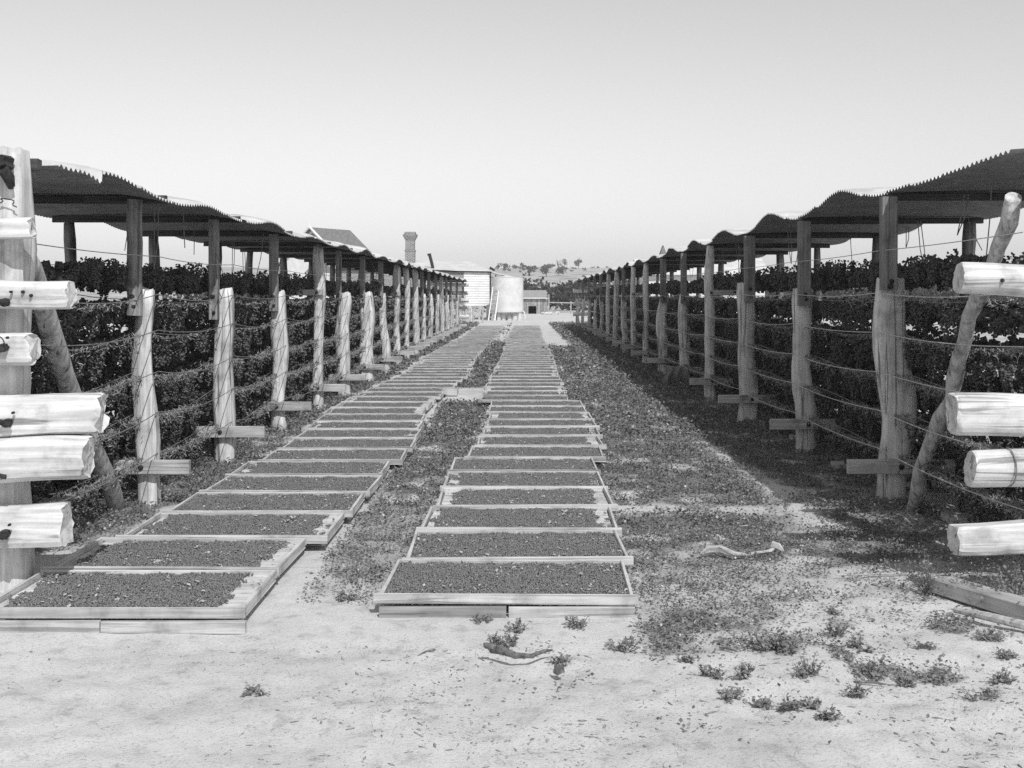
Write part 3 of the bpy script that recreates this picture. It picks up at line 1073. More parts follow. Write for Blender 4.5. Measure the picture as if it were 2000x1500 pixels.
def raisin_mesh(seed, bare, coarse=False):
    r = np.random.default_rng(seed)
    sp = 0.0125 if not coarse else 0.026
    w, d = TW - 0.06, TD - 0.05
    xs = np.arange(-w / 2, w / 2, sp)
    ys = np.arange(-d / 2, d / 2, sp * 0.9)
    X, Y = [a.ravel() for a in np.meshgrid(xs, ys)]
    X = X + r.uniform(-.5, .5, len(X)) * sp
    Y = Y + r.uniform(-.5, .5, len(Y)) * sp
    n1 = fbm(X + seed * 7.1, Y, 7.0)
    n2 = fbm(X + seed * 3.3, Y + 9, 22.0)
    ends = sstep(w / 2 - 0.16, w / 2, np.abs(X) + 0.03 * np.sign(X) * (seed % 3 - 1)) * 0.8
    score = n1 * 0.55 + n2 * 0.45 + bare * 0.70 * ends
    thr = 0.70 - bare * 0.04
    keep = score < thr
    X, Y = X[keep], Y[keep]
    n = len(X)
    hgt = fbm(X, Y + seed, 9.0)
    Z = 0.056 + 0.026 * hgt + r.uniform(0, 0.008, n)
    sc = np.stack([r.uniform(.0075, .0105, n), r.uniform(.0065, .009, n), r.uniform(.005, .0075, n)], 1) * (1.0 if not coarse else 2.0)
    Vv, Ff = scatter(OCT_V, OCT_F, np.stack([X, Y, Z], 1), sc, rot_rand(n, r))
    # pale stalks and husks lying among them
    m = 260 if not coarse else 90
    sx_ = r.uniform(-w / 2, w / 2, m)
    sy_ = r.uniform(-d / 2, d / 2, m)
    cl = fbm(sx_ + seed, sy_, 5.0) > 0.46
    sx_, sy_ = sx_[cl], sy_[cl]
    m = len(sx_)
    ln_ = r.uniform(0.010, 0.032, m) * (1.0 if not coarse else 1.8)
    V2, F2 = scatter(LEAF_V - np.array([0, .5, 0]), LEAF_F, np.stack([sx_, sy_, np.full(m, 0.086)], 1),
                     np.stack([ln_ * r.uniform(0.3, 1.1, m), ln_, ln_ * 0.4], 1), rot_tilt(m, 0.5))
    me = np_mesh("raisins", np.concatenate([Vv, V2]), np.concatenate([Ff, F2 + len(Vv)]), "raisin", True)
    me.materials.append(MAT["pale_bark"])
    me.polygons.foreach_set("material_index", np.concatenate([np.zeros(len(Ff), np.int32), np.ones(len(F2), np.int32)]))
    return me


RAIS = [raisin_mesh(s, b_) for s, b_ in ((1, 0.15), (2, 0.75), (3, 0.4), (4, 0.95), (5, 0.25), (6, 0.6))]
RAIS_FAR = [raisin_mesh(s, 0.5, True) for s in (11, 12, 13)]

ONES = ["", "first", "second", "third", "fourth", "fifth", "sixth", "seventh", "eighth", "ninth", "tenth", "eleventh", "twelfth",
        "thirteenth", "fourteenth", "fifteenth", "sixteenth", "seventeenth", "eighteenth", "nineteenth"]
TENS = {2: ("twentieth", "twenty"), 3: ("thirtieth", "thirty"), 4: ("fortieth", "forty"), 5: ("fiftieth", "fifty"), 6: ("sixtieth", "sixty"), 7: ("seventieth", "seventy")}


def ordinal(n):
    if n < 20:
        return ONES[n]
    t, o = divmod(n, 10)
    return TENS[t][0] if o == 0 else TENS[t][1] + "-" + ONES[o]


# measured centre line of each column: (distance, x of the middle)
COL_L = [(5.9, -2.06), (6.8, -2.06), (7.6, -1.98), (8.4, -1.91), (9.2, -1.90), (10.0, -1.92), (10.9, -1.85), (11.8, -1.84), (13.5, -1.90), (15.8, -2.03),
         (17.7, -1.96), (19.4, -1.88), (23, -1.74), (28.2, -1.84), (35.7, -1.8), (43, -1.62), (60, -1.7)]
COL_R = [(6.2, -0.07), (7.1, -0.03), (7.9, -0.02), (8.7, 0.0), (9.6, 0.02), (10.5, 0.03), (11.1, 0.12), (12.0, 0.19), (12.8, 0.21), (13.7, 0.24), (14.5, 0.25),
         (15.3, 0.22), (16.9, 0.21), (17.2, 0.05), (18.3, 0.03), (22, 0.06), (29.2, 0.13), (42, 0.1), (60, 0.25)]


def tray_column(col, y0, y1, where, seed, fills):
    r_ = random.Random(seed)
    y = y0
    i = 1
    cx = [c[0] for c in col]
    cv = [c[1] for c in col]
    while y < y1:
        x = float(np.interp(y, cx, cv)) + r_.uniform(-0.02, 0.02)
        rz = math.radians(r_.uniform(-1.4, 1.4))
        lab = f"wooden drying tray, {ordinal(i)} from the open end of the column {where}"
        tilt = r_.uniform(0, 0.006)
        if i <= 26:
            t = thing("drying_tray", (x, y, 0.0), lab, "tray", "trays laid in the column " + where)
            t.rotation_euler = (tilt, 0, rz)
            link("front_board", TM['front'][(i * 3) % 7], t)
            link("back_board", TM['back'][0], t)
            link("side_board", TM['sl'], t)
            link("side_board", TM['sr'], t)
            ns = 6
            for k in range(ns):
                s = link("floor_slat", TM['slat'], t)
                s.location = (0, -TD / 2 + 0.065 + (TD - 0.13) * k / (ns - 1), 0)
            me = RAIS[fills[(i - 1) % len(fills)]]
        else:
            t = link("drying_tray", TM['far'], None, (x, y, 0.0), rz)
            tag(t, lab, "tray", "trays laid in the column " + where)
            me = RAIS_FAR[i % 3]
        o = link("raisins", me, None, (x, y, 0.0), rz + (math.pi if r_.random() < 0.5 and i > 2 else 0))
        o.rotation_euler[0] = 0
        tag(o, f"dark raisins spread in the {ordinal(i)} tray of the column {where}", "raisins", "raisins spread in the trays", "stuff")
        y += TD + 0.042 + r_.uniform(-0.008, 0.02)
        i += 1


tray_column(COL_L, 5.575 + 0.42, 60, "beside the sunlit rack", 3, [1, 3, 5, 0, 4, 2, 4, 0, 2, 5, 4, 1])
tray_column(COL_R, 5.83 + 0.42, 60, "in mid aisle", 4, [0, 4, 5, 3, 2, 0, 4, 1, 5, 2, 3, 0])

# bearers on the ground under the first trays
for (x0, x1, y, z1, lab, dk) in ((-0.74, -0.083, 5.80, 0.050, "grey support plank under one half of the front tray in mid aisle", "dark_plank_wood"),
                                 (-0.070, 0.585, 5.81, 0.046, "pale support plank under the other half of the front tray in mid aisle", "plank_wood"),
                                 (-2.70, -2.09, 5.545, 0.050, "pale support plank beneath the front tray beside the end post", "plank_wood"),
                                 (-2.085, -1.37, 5.55, 0.047, "support plank beneath the aisle end of the front sunlit tray", "plank_wood")):
    b = MB().box(x0, x1, y - 0.012, y + 0.016, -0.02, z1 - 0.006, ch=0.003, jit=0.002)
    tag(b.build("support_plank", dk), lab, "plank", "planks under the front trays")
# boards carrying the tray fronts further back, only at the near stacks: a loose pale block and tiles beside the column
b = MB().box(-1.34, -1.08, 18.6, 18.95, 0.0, 0.11, ch=0.01, jit=0.006)
tag(b.build("wooden_block", "plank_wood"), "pale wooden block on the sand beside the sunlit tray column", "block")

# boards lying on the ground under the shaded rack
for i, (x0, x1, y, z) in enumerate(((3.1, 4.6, 8.2, 0.05), (3.15, 4.6, 9.6, 0.05), (3.0, 4.5, 10.8, 0.05), (3.1, 4.6, 12.9, 0.05))):
    b = MB().box(x0, x1, y - 0.1, y + 0.1, 0.0, z, ch=0.006, jit=0.005)
    tag(b.build("ground_board", "shade_plank_wood"), "weathered board on the ground under the shaded rack, " + ["by its strut", "behind its first post", "before its second post", "behind its second post"][i], "board", "boards under the shaded rack", "thing")

# ------------------------------------------------------------------ small things on the ground
def gz(x, y):
    return float(ground_z(np.array([x]), np.array([y]))[0])


b = MB()
b.box(2.31, 2.44, 5.25, 6.30, 0.012, 0.10, ch=0.008, jit=0.003)
me = b.mesh("timber_beam", "beam_wood", (2.375, 6.15, 0))
o = link("timber_beam", me, None, (2.40, 6.16, gz(2.4, 6.0)), math.radians(26))
tag(o, "thick squared timber beam lying on the sand beside the shaded rack", "beam", None, "thing")
b = MB()
b.tube([(2.25, 5.83, 0.02), (2.36, 5.66, 0.03), (2.46, 5.50, 0.035), (2.6, 5.29, 0.03)], [0.014, 0.02, 0.021, 0.018], 8, 9, 0.15, sq=0.6)
tag(b.build("wooden_lath", "shade_plank_wood"), "thin dark lath lying on the sand in front of the thick beam", "lath")

b = MB()
pts = [(-0.15, 5.13, .03), (-0.10, 5.09, .045), (-0.03, 5.04, .035), (0.04, 5.05, .03), (0.10, 5.10, .035), (0.14, 5.13, .03)]
b.tube(pts, [0.012, 0.018, 0.012, 0.009, 0.007, 0.003], 10, 3, 0.45, 0.5)
b.tube([(-0.13, 5.12, .05), (-0.17, 5.11, .06), (-0.15, 5.08, .05)], [0.014, 0.012, 0.006], 7, 4, 0.3)
tag(b.build("bark_strip", "bark"), "curved strip of dark bark on the sand in front of the trays", "bark")
b = MB()
b.add([(0.1373, 4.9030, 0.0000), (0.1535, 4.8705, 0.0000), (0.1697, 4.8575, 0.0140), (0.1633, 4.8965, 0.0420), (0.1405, 4.9160, 0.0350), (0.1795, 4.8965, 0.0350), (0.1860, 4.8770, 0.0140)],
      [(0, 1, 3, 4), (1, 2, 3), (2, 6, 5, 3)])
b.add([(0.1373, 4.9069, 0.0000), (0.1535, 4.8744, 0.0000), (0.1697, 4.8614, 0.0140), (0.1633, 4.9004, 0.0420), (0.1405, 4.9199, 0.0350), (0.1795, 4.9004, 0.0350), (0.1860, 4.8809, 0.0140)],
      [(4, 3, 1, 0), (3, 2, 1), (3, 5, 6, 2)])
tag(b.build("bark_chip", "bark"), "small upright dark chip of bark in front of the curved strip", "bark")
b = MB()
pts = [(1.13, 7.12, .01), (1.19, 7.14, .035), (1.26, 7.13, .04), (1.34, 7.08, .018), (1.42, 7.10, .010), (1.50, 7.13, .018), (1.58, 7.16, .02), (1.64, 7.19, .05)]
b.tube(pts, [0.010, 0.026, 0.030, 0.022, 0.012, 0.012, 0.016, 0.010], 12, 6, 0.4)
b.tube([(1.60, 7.18, .06), (1.64, 7.16, .05), (1.66, 7.12, .03)], [0.02, 0.018, 0.008], 8, 4, 0.2)
tag(b.build("dead_branch", "pale_bark"), "pale knobbly dead branch lying among the weeds beside the middle trays", "branch")
for (x, y, L, a, lab) in ((-0.44, 5.22, .12, 50, "short pale stick on open sand ahead of the middle trays"),
                          (1.52, 4.86, .11, -12, "short dark stick between the leafy weeds on the sand"),
                          (0.96, 5.23, .09, -40, "small dark twig beside the bushy weed clump"),
                          (2.1, 6.62, .5, 3, "long thin pale stick at the edge of the weeds by the end logs"),
                          (1.6, 7.98, .12, -10, "pale stick lying in the weeds behind the knobbly branch")):
    ca, sa = math.cos(math.radians(a)), math.sin(math.radians(a))
    b = MB()
    z = gz(x, y) + 0.012
    b.tube([(x - L / 2 * ca, y - L / 2 * sa, z), (x, y, z + 0.006), (x + L / 2 * ca, y + L / 2 * sa, z)], [0.004, 0.006, 0.003], 7, int(x * 100), 0.2)
    tag(b.build("stick", "pale_bark" if "pale" in lab else "bark"), lab, "stick")

# sack draped over a low plank of the shaded rack
b = MB()
n, m = 14, 12
vs = []
for j in range(m + 1):
    for i in range(n + 1):
        u, v = i / n, j / m
        x = 2.60 + 0.46 * u + 0.04 * math.sin(v * 5 + u * 3)
        fold = 0.045 * math.sin(u * 17 + v * 2) * v
        if v < 0.2:
            z, yy = 0.37, 20.66 - (v / 0.2) * 0.16
        else:
            z = 0.37 - (v - 0.2) / 0.8 * (0.30 + 0.05 * math.sin(u * 9))
            yy = 20.50 - 0.06 * math.sin(v * 3) + fold
        vs.append((x, yy - 0.02, z + 0.01 * math.sin(u * 11)))
fs = [(j * (n + 1) + i, j * (n + 1) + i + 1, (j + 1) * (n + 1) + i + 1, (j + 1) * (n + 1) + i) for j in range(m) for i in range(n)]
k = len(vs)
vs += [(p[0], p[1] + 0.02, p[2] - 0.012) for p in vs]
fs += [tuple(q + k for q in f[::-1]) for f in fs]
b.add(vs, fs)
tag(b.build("sack", "hessian", smooth=True), "grey hessian sack draped over a low plank of the shaded rack", "sack")

# ------------------------------------------------------------------ weeds
def carpet():
    pos, scl = [], []
    for (ya, yb, x0, x1, dens, s0, hgt) in ((4.1, 8.0, -3.3, 3.6, 6500, 0.016, 0.05), (8.0, 13.0, -3.9, 4.2, 4200, 0.021, 0.055),
                                            (13.0, 22.0, -4.0, 4.4, 1700, 0.033, 0.07), (22.0, 40.0, -4.0, 4.4, 520, 0.06, 0.08), (40.0, 72.0, -4.0, 4.4, 180, 0.10, 0.09)):
        n = int((yb - ya) * (x1 - x0) * dens)
        x = rng.uniform(x0, x1, n)
        y = rng.uniform(ya, yb, n)
        c = cover(x, y)
        clump = 0.25 + 1.2 * sstep(0.36, 0.62, fbm(x, y, 5.5, 13.0))
        p = np.clip(c * clump, 0, 1) * sstep(0.06, 0.25, c)
        if ya < 5:
            free = ~((y > 5.45) & (x < 0.62) & (x > -2.8))
            p = p + 0.055 * sstep(-0.9, 0.5, x) * sstep(4.0, 4.8, y) * sstep(0.42, 0.62, fbm(x, y, 3.0, 61.0)) * free
        keep = rng.uniform(0, 1, n) < p
        x, y, c = x[keep], y[keep], c[keep]
        n = len(x)
        tall = fbm(x, y, 6.0, 31.0)
        z = ground_z(x, y) + rng.uniform(0, 1, n) ** 1.4 * hgt * (0.4 + 1.2 * tall)
        # taller growth round the shaded end frame
        tl = sstep(2.1, 2.5, x) * sstep(7.4, 6.6, y) * sstep(5.5, 5.9, y)
        z = z + tl * rng.uniform(0, 0.16, n)
        pos.append(np.stack([x, y, z], 1))
        s = s0 * rng.uniform(0.6, 1.35, n)
        scl.append(np.stack([s * 1.1, s * 1.1, s], 1))
    pos, scl = np.concatenate(pos), np.concatenate(scl)
    Vv, Ff = scatter(LEAF_V, LEAF_F, pos, scl, rot_tilt(len(pos), 1.15))
    tag(link("weeds", np_mesh("weeds", Vv, Ff, "weed_leaf")), "low dark weeds carpeting the ground along the trays and racks", "weeds", None, "stuff")


carpet()


def dry_grass():
    """thin pale dead stems in and around the weeds"""
    n = 14000
    x = rng.uniform(-3.2, 3.4, n)
    y = 3.8 + 9.6 * rng.uniform(0, 1, n) ** 1.5
    c = cover(x, y)
    keep = rng.uniform(0, 1, n) < np.clip(c * 0.9 + 0.10 * sstep(-1.5, 0.3, x) + 0.03, 0, 1)
    inside = (((x > -2.75) & (x < -1.3)) | ((x > -0.75) & (x < 0.72))) & (y > 5.4)
    keep &= ~inside
    x, y = x[keep], y[keep]
    n = len(x)
    bv = np.array([(-0.05, 0, 0), (0.05, 0, 0), (0, 1, 0.25)], float)
    bf = np.array([(0, 1, 2)])
    L = rng.uniform(0.03, 0.10, n)
    sc = np.stack([np.full(n, 0.022), L, L], 1)
    Vv, Ff = scatter(bv, bf, np.stack([x, y, ground_z(x, y) + 0.004], 1), sc, rot_tilt(n, 0.9))
    tag(link("dead_grass", np_mesh("dead_grass", Vv, Ff, "pale_bark")), "thin pale dead grass stems scattered among the weeds", "grass", None, "stuff")


dry_grass()


def litter():
    """dark crumbs, dung and pebbles over the bare sand"""
    n = 26000
    x = rng.uniform(-2.9, 2.9, n)
    y = 3.7 + 4.0 * rng.uniform(0, 1, n)
    d = 0.25 + sstep(-1.6, 0.2, x) * 0.75
    keep = (rng.uniform(0, 1, n) < d * sstep(0.38, 0.62, fbm(x, y, 1.7, 3.0))) & ~((y > 5.35) & (x < 0.7))
    x, y = x[keep], y[keep]
    n = len(x)
    s = 0.0017 + 0.005 * rng.uniform(0, 1, n) ** 5
    sc = np.stack([s * rng.uniform(.8, 4.5, n), s, s * 0.6], 1)
    Vv, Ff = scatter(OCT_V, OCT_F, np.stack([x, y, ground_z(x, y) + s * 0.3], 1), sc, rot_tilt(n, 0.3))
    tag(link("litter", np_mesh("litter", Vv, Ff, "litter")), "small dark crumbs and pebbles scattered over the bare sand", "litter", None, "stuff")


litter()


def plant(x, y, w, h, seed, label):
    r = np.random.default_rng(seed)
    z0 = gz(x, y)
    root = thing("weed_plant", (x, y, z0), label, "weed", "single weeds on the open sand")
    stems = MB()
    ns = int(7 + w * 45)
    P, SC, RT = [], [], []
    for i in range(ns):
        a = r.uniform(0, 6.28)
        rad = w / 2 * math.sqrt(r.uniform(0.02, 1))
        hh = h * r.uniform(0.45, 1.0) * (1.1 - 0.5 * rad / (w / 2))
        tip = np.array([x + rad * math.cos(a), y + rad * math.sin(a), z0 + hh])
        base = np.array([x + 0.2 * rad * math.cos(a), y + 0.2 * rad * math.sin(a), z0 - 0.005])
        stems.tube([base, (base + tip) / 2 + np.array([0, 0, -hh * 0.08]), tip], [0.0026, 0.0022, 0.0012], 4)
        for j in range(r.integers(7, 14)):
            t = r.uniform(0.25, 1.0)
            p = base + (tip - base) * t + r.normal(0, 0.007, 3)
            p[2] = max(p[2], z0 + 0.004)
            P.append(p)
            s = r.uniform(0.009, 0.019)
            SC.append((s * 1.35, s * 1.15, s))
    n = len(P)
    Vv, Ff = scatter(LEAF_V, LEAF_F, np.array(P), np.array(SC), rot_tilt(n, 1.2))
    link("foliage", np_mesh("foliage", Vv - np.array([x, y, z0]), Ff, "plant_leaf"), root)
    stems.build("stem", "plant_leaf", root)


PLANTS = [
    (1.53, 5.48, .14, .10, "upright leafy weed alone on bare sand, topmost before the timber beam"),
    (1.60, 5.29, .16, .06, "flat dark weed just in front of the upright lone weed"),
    (1.12, 5.31, .15, .10, "bushy weed at the front edge of the weed carpet"),
    (1.24, 5.31, .15, .09, "wide weed touching the bushy one at the carpet edge"),
    (1.27, 4.95, .17, .10, "tall tufted weed in the middle of the sandy patch"),
    (0.97, 4.90, .10, .09, "narrow upright weed beside the low spreading clump"),
    (0.83, 4.93, .15, .06, "low spreading weed clump beside the narrow upright weed"),
    (1.54, 4.94, .17, .09, "broad dark weed behind the short dark stick"),
    (1.66, 4.86, .14, .08, "thin straggling weed joined to the broad dark one"),
    (1.40, 4.68, .10, .09, "compact dark weed low on the sandy patch"),
    (1.90, 4.68, .19, .05, "flat wide weed alone near the sandy corner"),
    (2.08, 4.88, .15, .07, "straggling weed behind the flat wide one"),
    (2.26, 5.42, .17, .07, "low weed hugging the thin lath"),
    (2.24, 5.20, .12, .04, "tiny creeping weed in front of the lath"),
    (1.08, 4.54, .12, .05, "faint small weed near the bottom of the sand"),
    (1.17, 4.56, .09, .06, "small weed touching the faint one near the bottom"),
    (1.21, 4.42, .11, .04, "lowest small weed of the sandy patch"),
    (0.99, 4.59, .09, .05, "small sparse weed left of the faint one"),
    (0.75, 5.13, .07, .05, "small round weed in front of the carpet corner"),
    (0.87, 4.66, .14, .04, "thin creeping weed below the narrow upright one"),
    (1.92, 5.32, .09, .04, "small thin weed between lone weed and timber beam"),
    (1.63, 5.89, .07, .03, "tiny weed on bare sand below the carpet edge"),
    (-0.14, 5.32, .10, .09, "upright clover-like weed behind the curved bark strip"),
    (-0.06, 5.30, .11, .08, "leafy weed beside the clover-like one behind the bark"),
    (-0.03, 5.57, .12, .07, "pale thin weed between the front tray and bark strip"),
    (-0.20, 5.72, .10, .05, "small weed against the grey support plank"),
    (0.28, 5.62, .13, .08, "bushy weed in front of the pale support plank"),
    (0.49, 5.32, .19, .08, "round bushy weed on sand before the tray corner"),
    (0.55, 5.86, .14, .07, "dark weed at the aisle tray's front corner"),
    (0.18, 5.10, .10, .06, "weed growing at the tip of the bark strip"),
    (-0.96, 6.12, .13, .06, "weed on sand in the gap between the front trays"),
    (-1.13, 4.72, .13, .03, "flat weed alone on the widest bare sand"),
]
for i, (x, y, w, h, lab) in enumerate(PLANTS):
    plant(x, y, w * 1.1, h, 300 + i, lab)
# tall dry weeds in front of the low beam of the shaded end frame
for i, (x, y, h, lab) in enumerate(((2.28, 6.28, .30, "tall wispy weed at the sawn end of the low strainer beam"),
                                    (2.46, 6.02, .24, "leafy tall weed in front of the low strainer beam"),
                                    (2.62, 5.98, .30, "tall bushy weed against the middle of the low strainer beam"),
                                    (2.78, 6.0, .26, "tall weed at the foot of the shaded end post"))):
    plant(x, y, 0.26, h, 700 + i, lab)

# ------------------------------------------------------------------ homestead
# brick house with white annexe, low iron roof, tall chimney
house = thing("brick_house", (-7.5, 80, 0), "low brick house with white annexe, pale iron roof and tall chimney", "house")


def wall_quad(b, p0, p1, z0, z1, th=0.25):
    """upright wall slab between two ground points"""
    d = Vector((p1[0] - p0[0], p1[1] - p0[1], 0)).normalized()
    nrm = Vector((-d.y, d.x, 0)) * th
    a0, a1 = Vector((p0[0], p0[1], 0)), Vector((p1[0], p1[1], 0))
    P = []
    for z in (z0, z1):
        for q in (a0, a1, a1 + nrm, a0 + nrm):
            P.append((q.x, q.y, z))
    b.add(P, [(3, 2, 1, 0), (4, 5, 6, 7), (0, 1, 5, 4), (1, 2, 6, 5), (2, 3, 7, 6), (3, 0, 4, 7)])
    return b


A0, A1, A2 = (-12.5, 75.5), (-4.15, 79.6), (-2.35, 80.5)      # eave line runs slightly away
wall_quad(MB(), A0, A1, 0, 3.46).build("wall", "brick", house)
# white weatherboards of the annexe, each board its own piece
d = Vector((A2[0] - A1[0], A2[1] - A1[1], 0))
zb, zt2 = 0.98, 3.42
wall_quad(MB(), (A1[0], A1[1] + 0.05), (A2[0], A2[1] + 0.05), zb, zt2, 0.2).build("wall", "white_paint", house)
nb = 14
for i in range(nb):
    z0 = zb + (zt2 - zb) * i / nb
    z1 = zb + (zt2 - zb) * (i + 1) / nb - 0.003
    b = MB()
    b.add([(A1[0], A1[1] - 0.03, z0), (A2[0], A2[1] - 0.03, z0), (A2[0], A2[1] + 0.03, z0), (A1[0], A1[1] + 0.03, z0),
           (A1[0], A1[1] + 0.0, z1), (A2[0], A2[1] + 0.0, z1), (A2[0], A2[1] + 0.04, z1), (A1[0], A1[1] + 0.04, z1)],
          [(3, 2, 1, 0), (4, 5, 6, 7), (0, 1, 5, 4), (1, 2, 6, 5), (2, 3, 7, 6), (3, 0, 4, 7)])
    b.build("weatherboard", "white_paint", house)
wall_quad(MB(), A2, (-2.35 - 1.2, 87.0), 0.98, 3.4, 0.2).build("wall", "white_paint", house)
# gutter, downpipe, barge board
b = MB()
b.tube([(A0[0], A0[1] - .18, 3.50), (A2[0] + .1, A2[1] - .13, 3.44)], [0.07, 0.07], 8)
b.build("gutter", "dark_metal", house)
b = MB()
b.tube([(A2[0] + 0.06, A2[1] - .1, 3.42), (A2[0] + 0.09, A2[1] - .05, 2.2), (A2[0] + 0.2, A2[1], 0.6)], [0.05] * 3, 8)
b.build("downpipe", "dark_metal", house)
# roof planes
roof = MB()
e0, e1 = (A0[0] - .3, A0[1] - .25, 3.56), (A2[0] + .15, A2[1] - .22, 3.50)
r0, r1 = (A0[0] - 2.2, A0[1] + 5.0, 4.42), (A2[0] - 1.6, A2[1] + 4.8, 4.30)
f0, f1 = (A0[0] - 4.1, A0[1] + 10, 3.5), (A2[0] - 3.2, A2[1] + 10, 3.5)
vs = [e0, e1, r1, r0, f1, f0]
roof.add(vs + [(p[0], p[1], p[2] - .05) for p in vs], [(0, 1, 2, 3), (3, 2, 4, 5), (9, 8, 7, 6), (11, 10, 8, 9), (0, 6, 7, 1), (1, 7, 8, 2), (2, 8, 10, 4), (4, 10, 11, 5), (5, 11, 9, 3), (3, 9, 6, 0)])
ro = roof.build("roof", "house_roof_iron", house)
# chimney: shaft, band, flared head
b = MB()
cx_, cy_ = -8.2, 82.0


def ring(z, w):
    return [(cx_ - w, cy_ - w, z), (cx_ + w, cy_ - w, z), (cx_ + w, cy_ + w, z), (cx_ - w, cy_ + w, z)]


prof = [(3.4, .35), (4.98, .35), (5.0, .39), (5.09, .39), (5.11, .33), (5.78, .33), (5.90, .38), (6.02, .44), (6.14, .50), (6.24, .51), (6.26, .40), (6.42, .39)]
vs, fs = [], []
for z, w in prof:
    vs += ring(z - 0.06, w)
for i in range(len(prof) - 1):
    for k in range(4):
        fs.append((i * 4 + k, i * 4 + (k + 1) % 4, i * 4 + 4 + (k + 1) % 4, i * 4 + 4 + k))
fs.append(tuple((len(prof) - 1) * 4 + k for k in range(4)))
b.add(vs, fs)
b.build("chimney", "brick", ro)
b = MB()
b.tube([(-6.30, 79.2, 3.55), (-6.42, 79.2, 4.1), (-6.56, 79.2, 4.62)], [0.11, 0.11, 0.11], 12)
b.tube([(-6.57, 79.2, 4.56), (-6.585, 79.2, 4.68)], [0.14, 0.14], 12)
b.build("stove_pipe", "dark_metal", ro)
# lean-to roof beyond the annexe
b = MB()
vs = [(-2.5, 80.6, 3.50), (-0.45, 80.9, 3.05), (-0.6, 85, 3.1), (-3.4, 85, 3.7)]
b.add(vs + [(p[0], p[1], p[2] - .07) for p in vs], [(0, 1, 2, 3), (7, 6, 5, 4), (0, 4, 5, 1), (1, 5, 6, 2), (2, 6, 7, 3), (3, 7, 4, 0)])
b.build("lean_to_roof", "house_roof_iron", house)
b = MB()
b.tube([(-2.32, 80.3, 3.72), (-1.98, 80.4, 3.52)], [0.09, 0.08], 6, sq=0.8)
b.build("barge_board", "dark_metal", house)
b = MB()
wall_quad(b, (-2.3, 81.0), (-0.6, 81.3), 0.0, 3.05, 0.1).build("wall", "hut_wood", house)
# white stumps and dark void under the annexe
for i, x in enumerate((-4.02, -3.72, -3.0, -2.45)):
    b = MB()
    yy = A1[1] + (x - A1[0]) / (A2[0] - A1[0]) * (A2[1] - A1[1]) - 0.02
    b.tube([(x, yy, -0.05), (x + .01, yy, 0.5), (x, yy, 0.96)], [0.15, 0.14, 0.13], 8, 20 + i, 0.1, sq=0.6)
    b.build("stump", "white_stone", house)

# rain-water tank on stone blocks
tank = thing("water_tank", (-1.05, 78, 0), "round corrugated iron rainwater tank standing on white stone blocks", "tank")
b = MB()
nr, ns = 124, 40
vs, fs = [], []
for j in range(nr + 1):
    z = 0.58 + 2.36 * j / nr
    r = 1.125 + 0.012 * math.cos(j * math.pi / 2)
    for k in range(ns):
        a = 2 * math.pi * k / ns
        vs.append((-1.05 + r * math.cos(a), 78 + r * math.sin(a), z))
for j in range(nr):
    for k in range(ns):
        fs.append((j * ns + k, j * ns + (k + 1) % ns, (j + 1) * ns + (k + 1) % ns, (j + 1) * ns + k))
b.add(vs, fs)
b.build("tank_wall", "tank_iron", tank, smooth=True)
b = MB()
vs = [(-1.05 + 1.13 * math.cos(2 * math.pi * k / ns), 78 + 1.13 * math.sin(2 * math.pi * k / ns), 2.945) for k in range(ns)] + [(-1.05, 78, 3.1)]
b.add(vs, [(k, (k + 1) % ns, ns) for k in range(ns)])
b.build("tank_lid", "tank_iron", tank)
b = MB()
b.tube([(-1.05, 78, 0.50), (-1.05, 78, 0.58)], [1.17, 1.17], 32)
b.build("platform", "hut_wood", tank)
for i, (x, w) in enumerate(((-1.98, .15), (-1.62, .16), (-1.28, .17), (-0.9, .15), (-0.55, .17), (-0.2, .14))):
    b = MB()
    b.tube([(x, 77.35, -0.03), (x + .02, 77.35, 0.25), (x, 77.35, 0.505)], [w, w * 1.05, w * 0.9], 8, 80 + i, 0.14, sq=0.5)
    b.build("stone_block", "white_stone", tank)
    b = MB()
    b.tube([(x, 78.5, -0.03), (x + .02, 78.5, 0.25), (x, 78.5, 0.505)], [w, w * 1.05, w * 0.9], 8, 90 + i, 0.14, sq=0.5)
    b.build("stone_block", "white_stone", tank)
b = MB()
b.tube([(0.08, 77.9, 0.62), (0.16, 77.9, 0.5), (0.18, 77.9, 0.1)], [0.05] * 3, 8)
b.build("outlet_pipe", "white_paint", tank)

# ladder leaning against the tank
lad = thing("ladder", (-1.9, 76.3, 0), "wooden ladder leaning against the side of the rainwater tank", "ladder")
for xa, xb in ((-2.30, -2.02), (-1.86, -1.60)):
    b = MB()
    b.tube([(xa, 76.1, 0), (xb, 77.2, 2.32)], [0.04, 0.035], 6, sq=0.5)
    b.build("rail", "white_paint", lad)
for i in range(7):
    t = 0.1 + 0.13 * i
    b = MB()
    b.tube([(-2.30 + .28 * t, 76.1 + 1.1 * t, 2.32 * t), (-1.86 + .26 * t, 76.1 + 1.1 * t, 2.32 * t)], [0.028, 0.028], 6)
    b.build("rung", "plank_wood", lad)

# braced gate between posts
gate = thing("yard_gate", (-2.8, 70.8, 0), "small cross-braced wooden gate between two posts by the annexe", "gate")
for x in (-3.1, -2.5):
    b = MB()
    b.tube([(x, 70.8, -.1), (x, 70.8, 1.05)], [0.06, 0.055], 8, int(-x * 10), 0.08)
    b.build("gate_post", "plank_wood", gate)
for z in (0.4, 0.98):
    MB().box(-3.05, -2.55, 70.74, 70.78, z - .045, z + .045).build("gate_rail", "plank_wood", gate)
for s in (0, 1):
    b = MB()
    b.tube([(-3.03, 70.72, 0.42 if s else 0.95), (-2.57, 70.72, 0.95 if s else 0.42)], [0.035, 0.035], 6, sq=0.7)
    b.build("gate_brace", "plank_wood", gate)

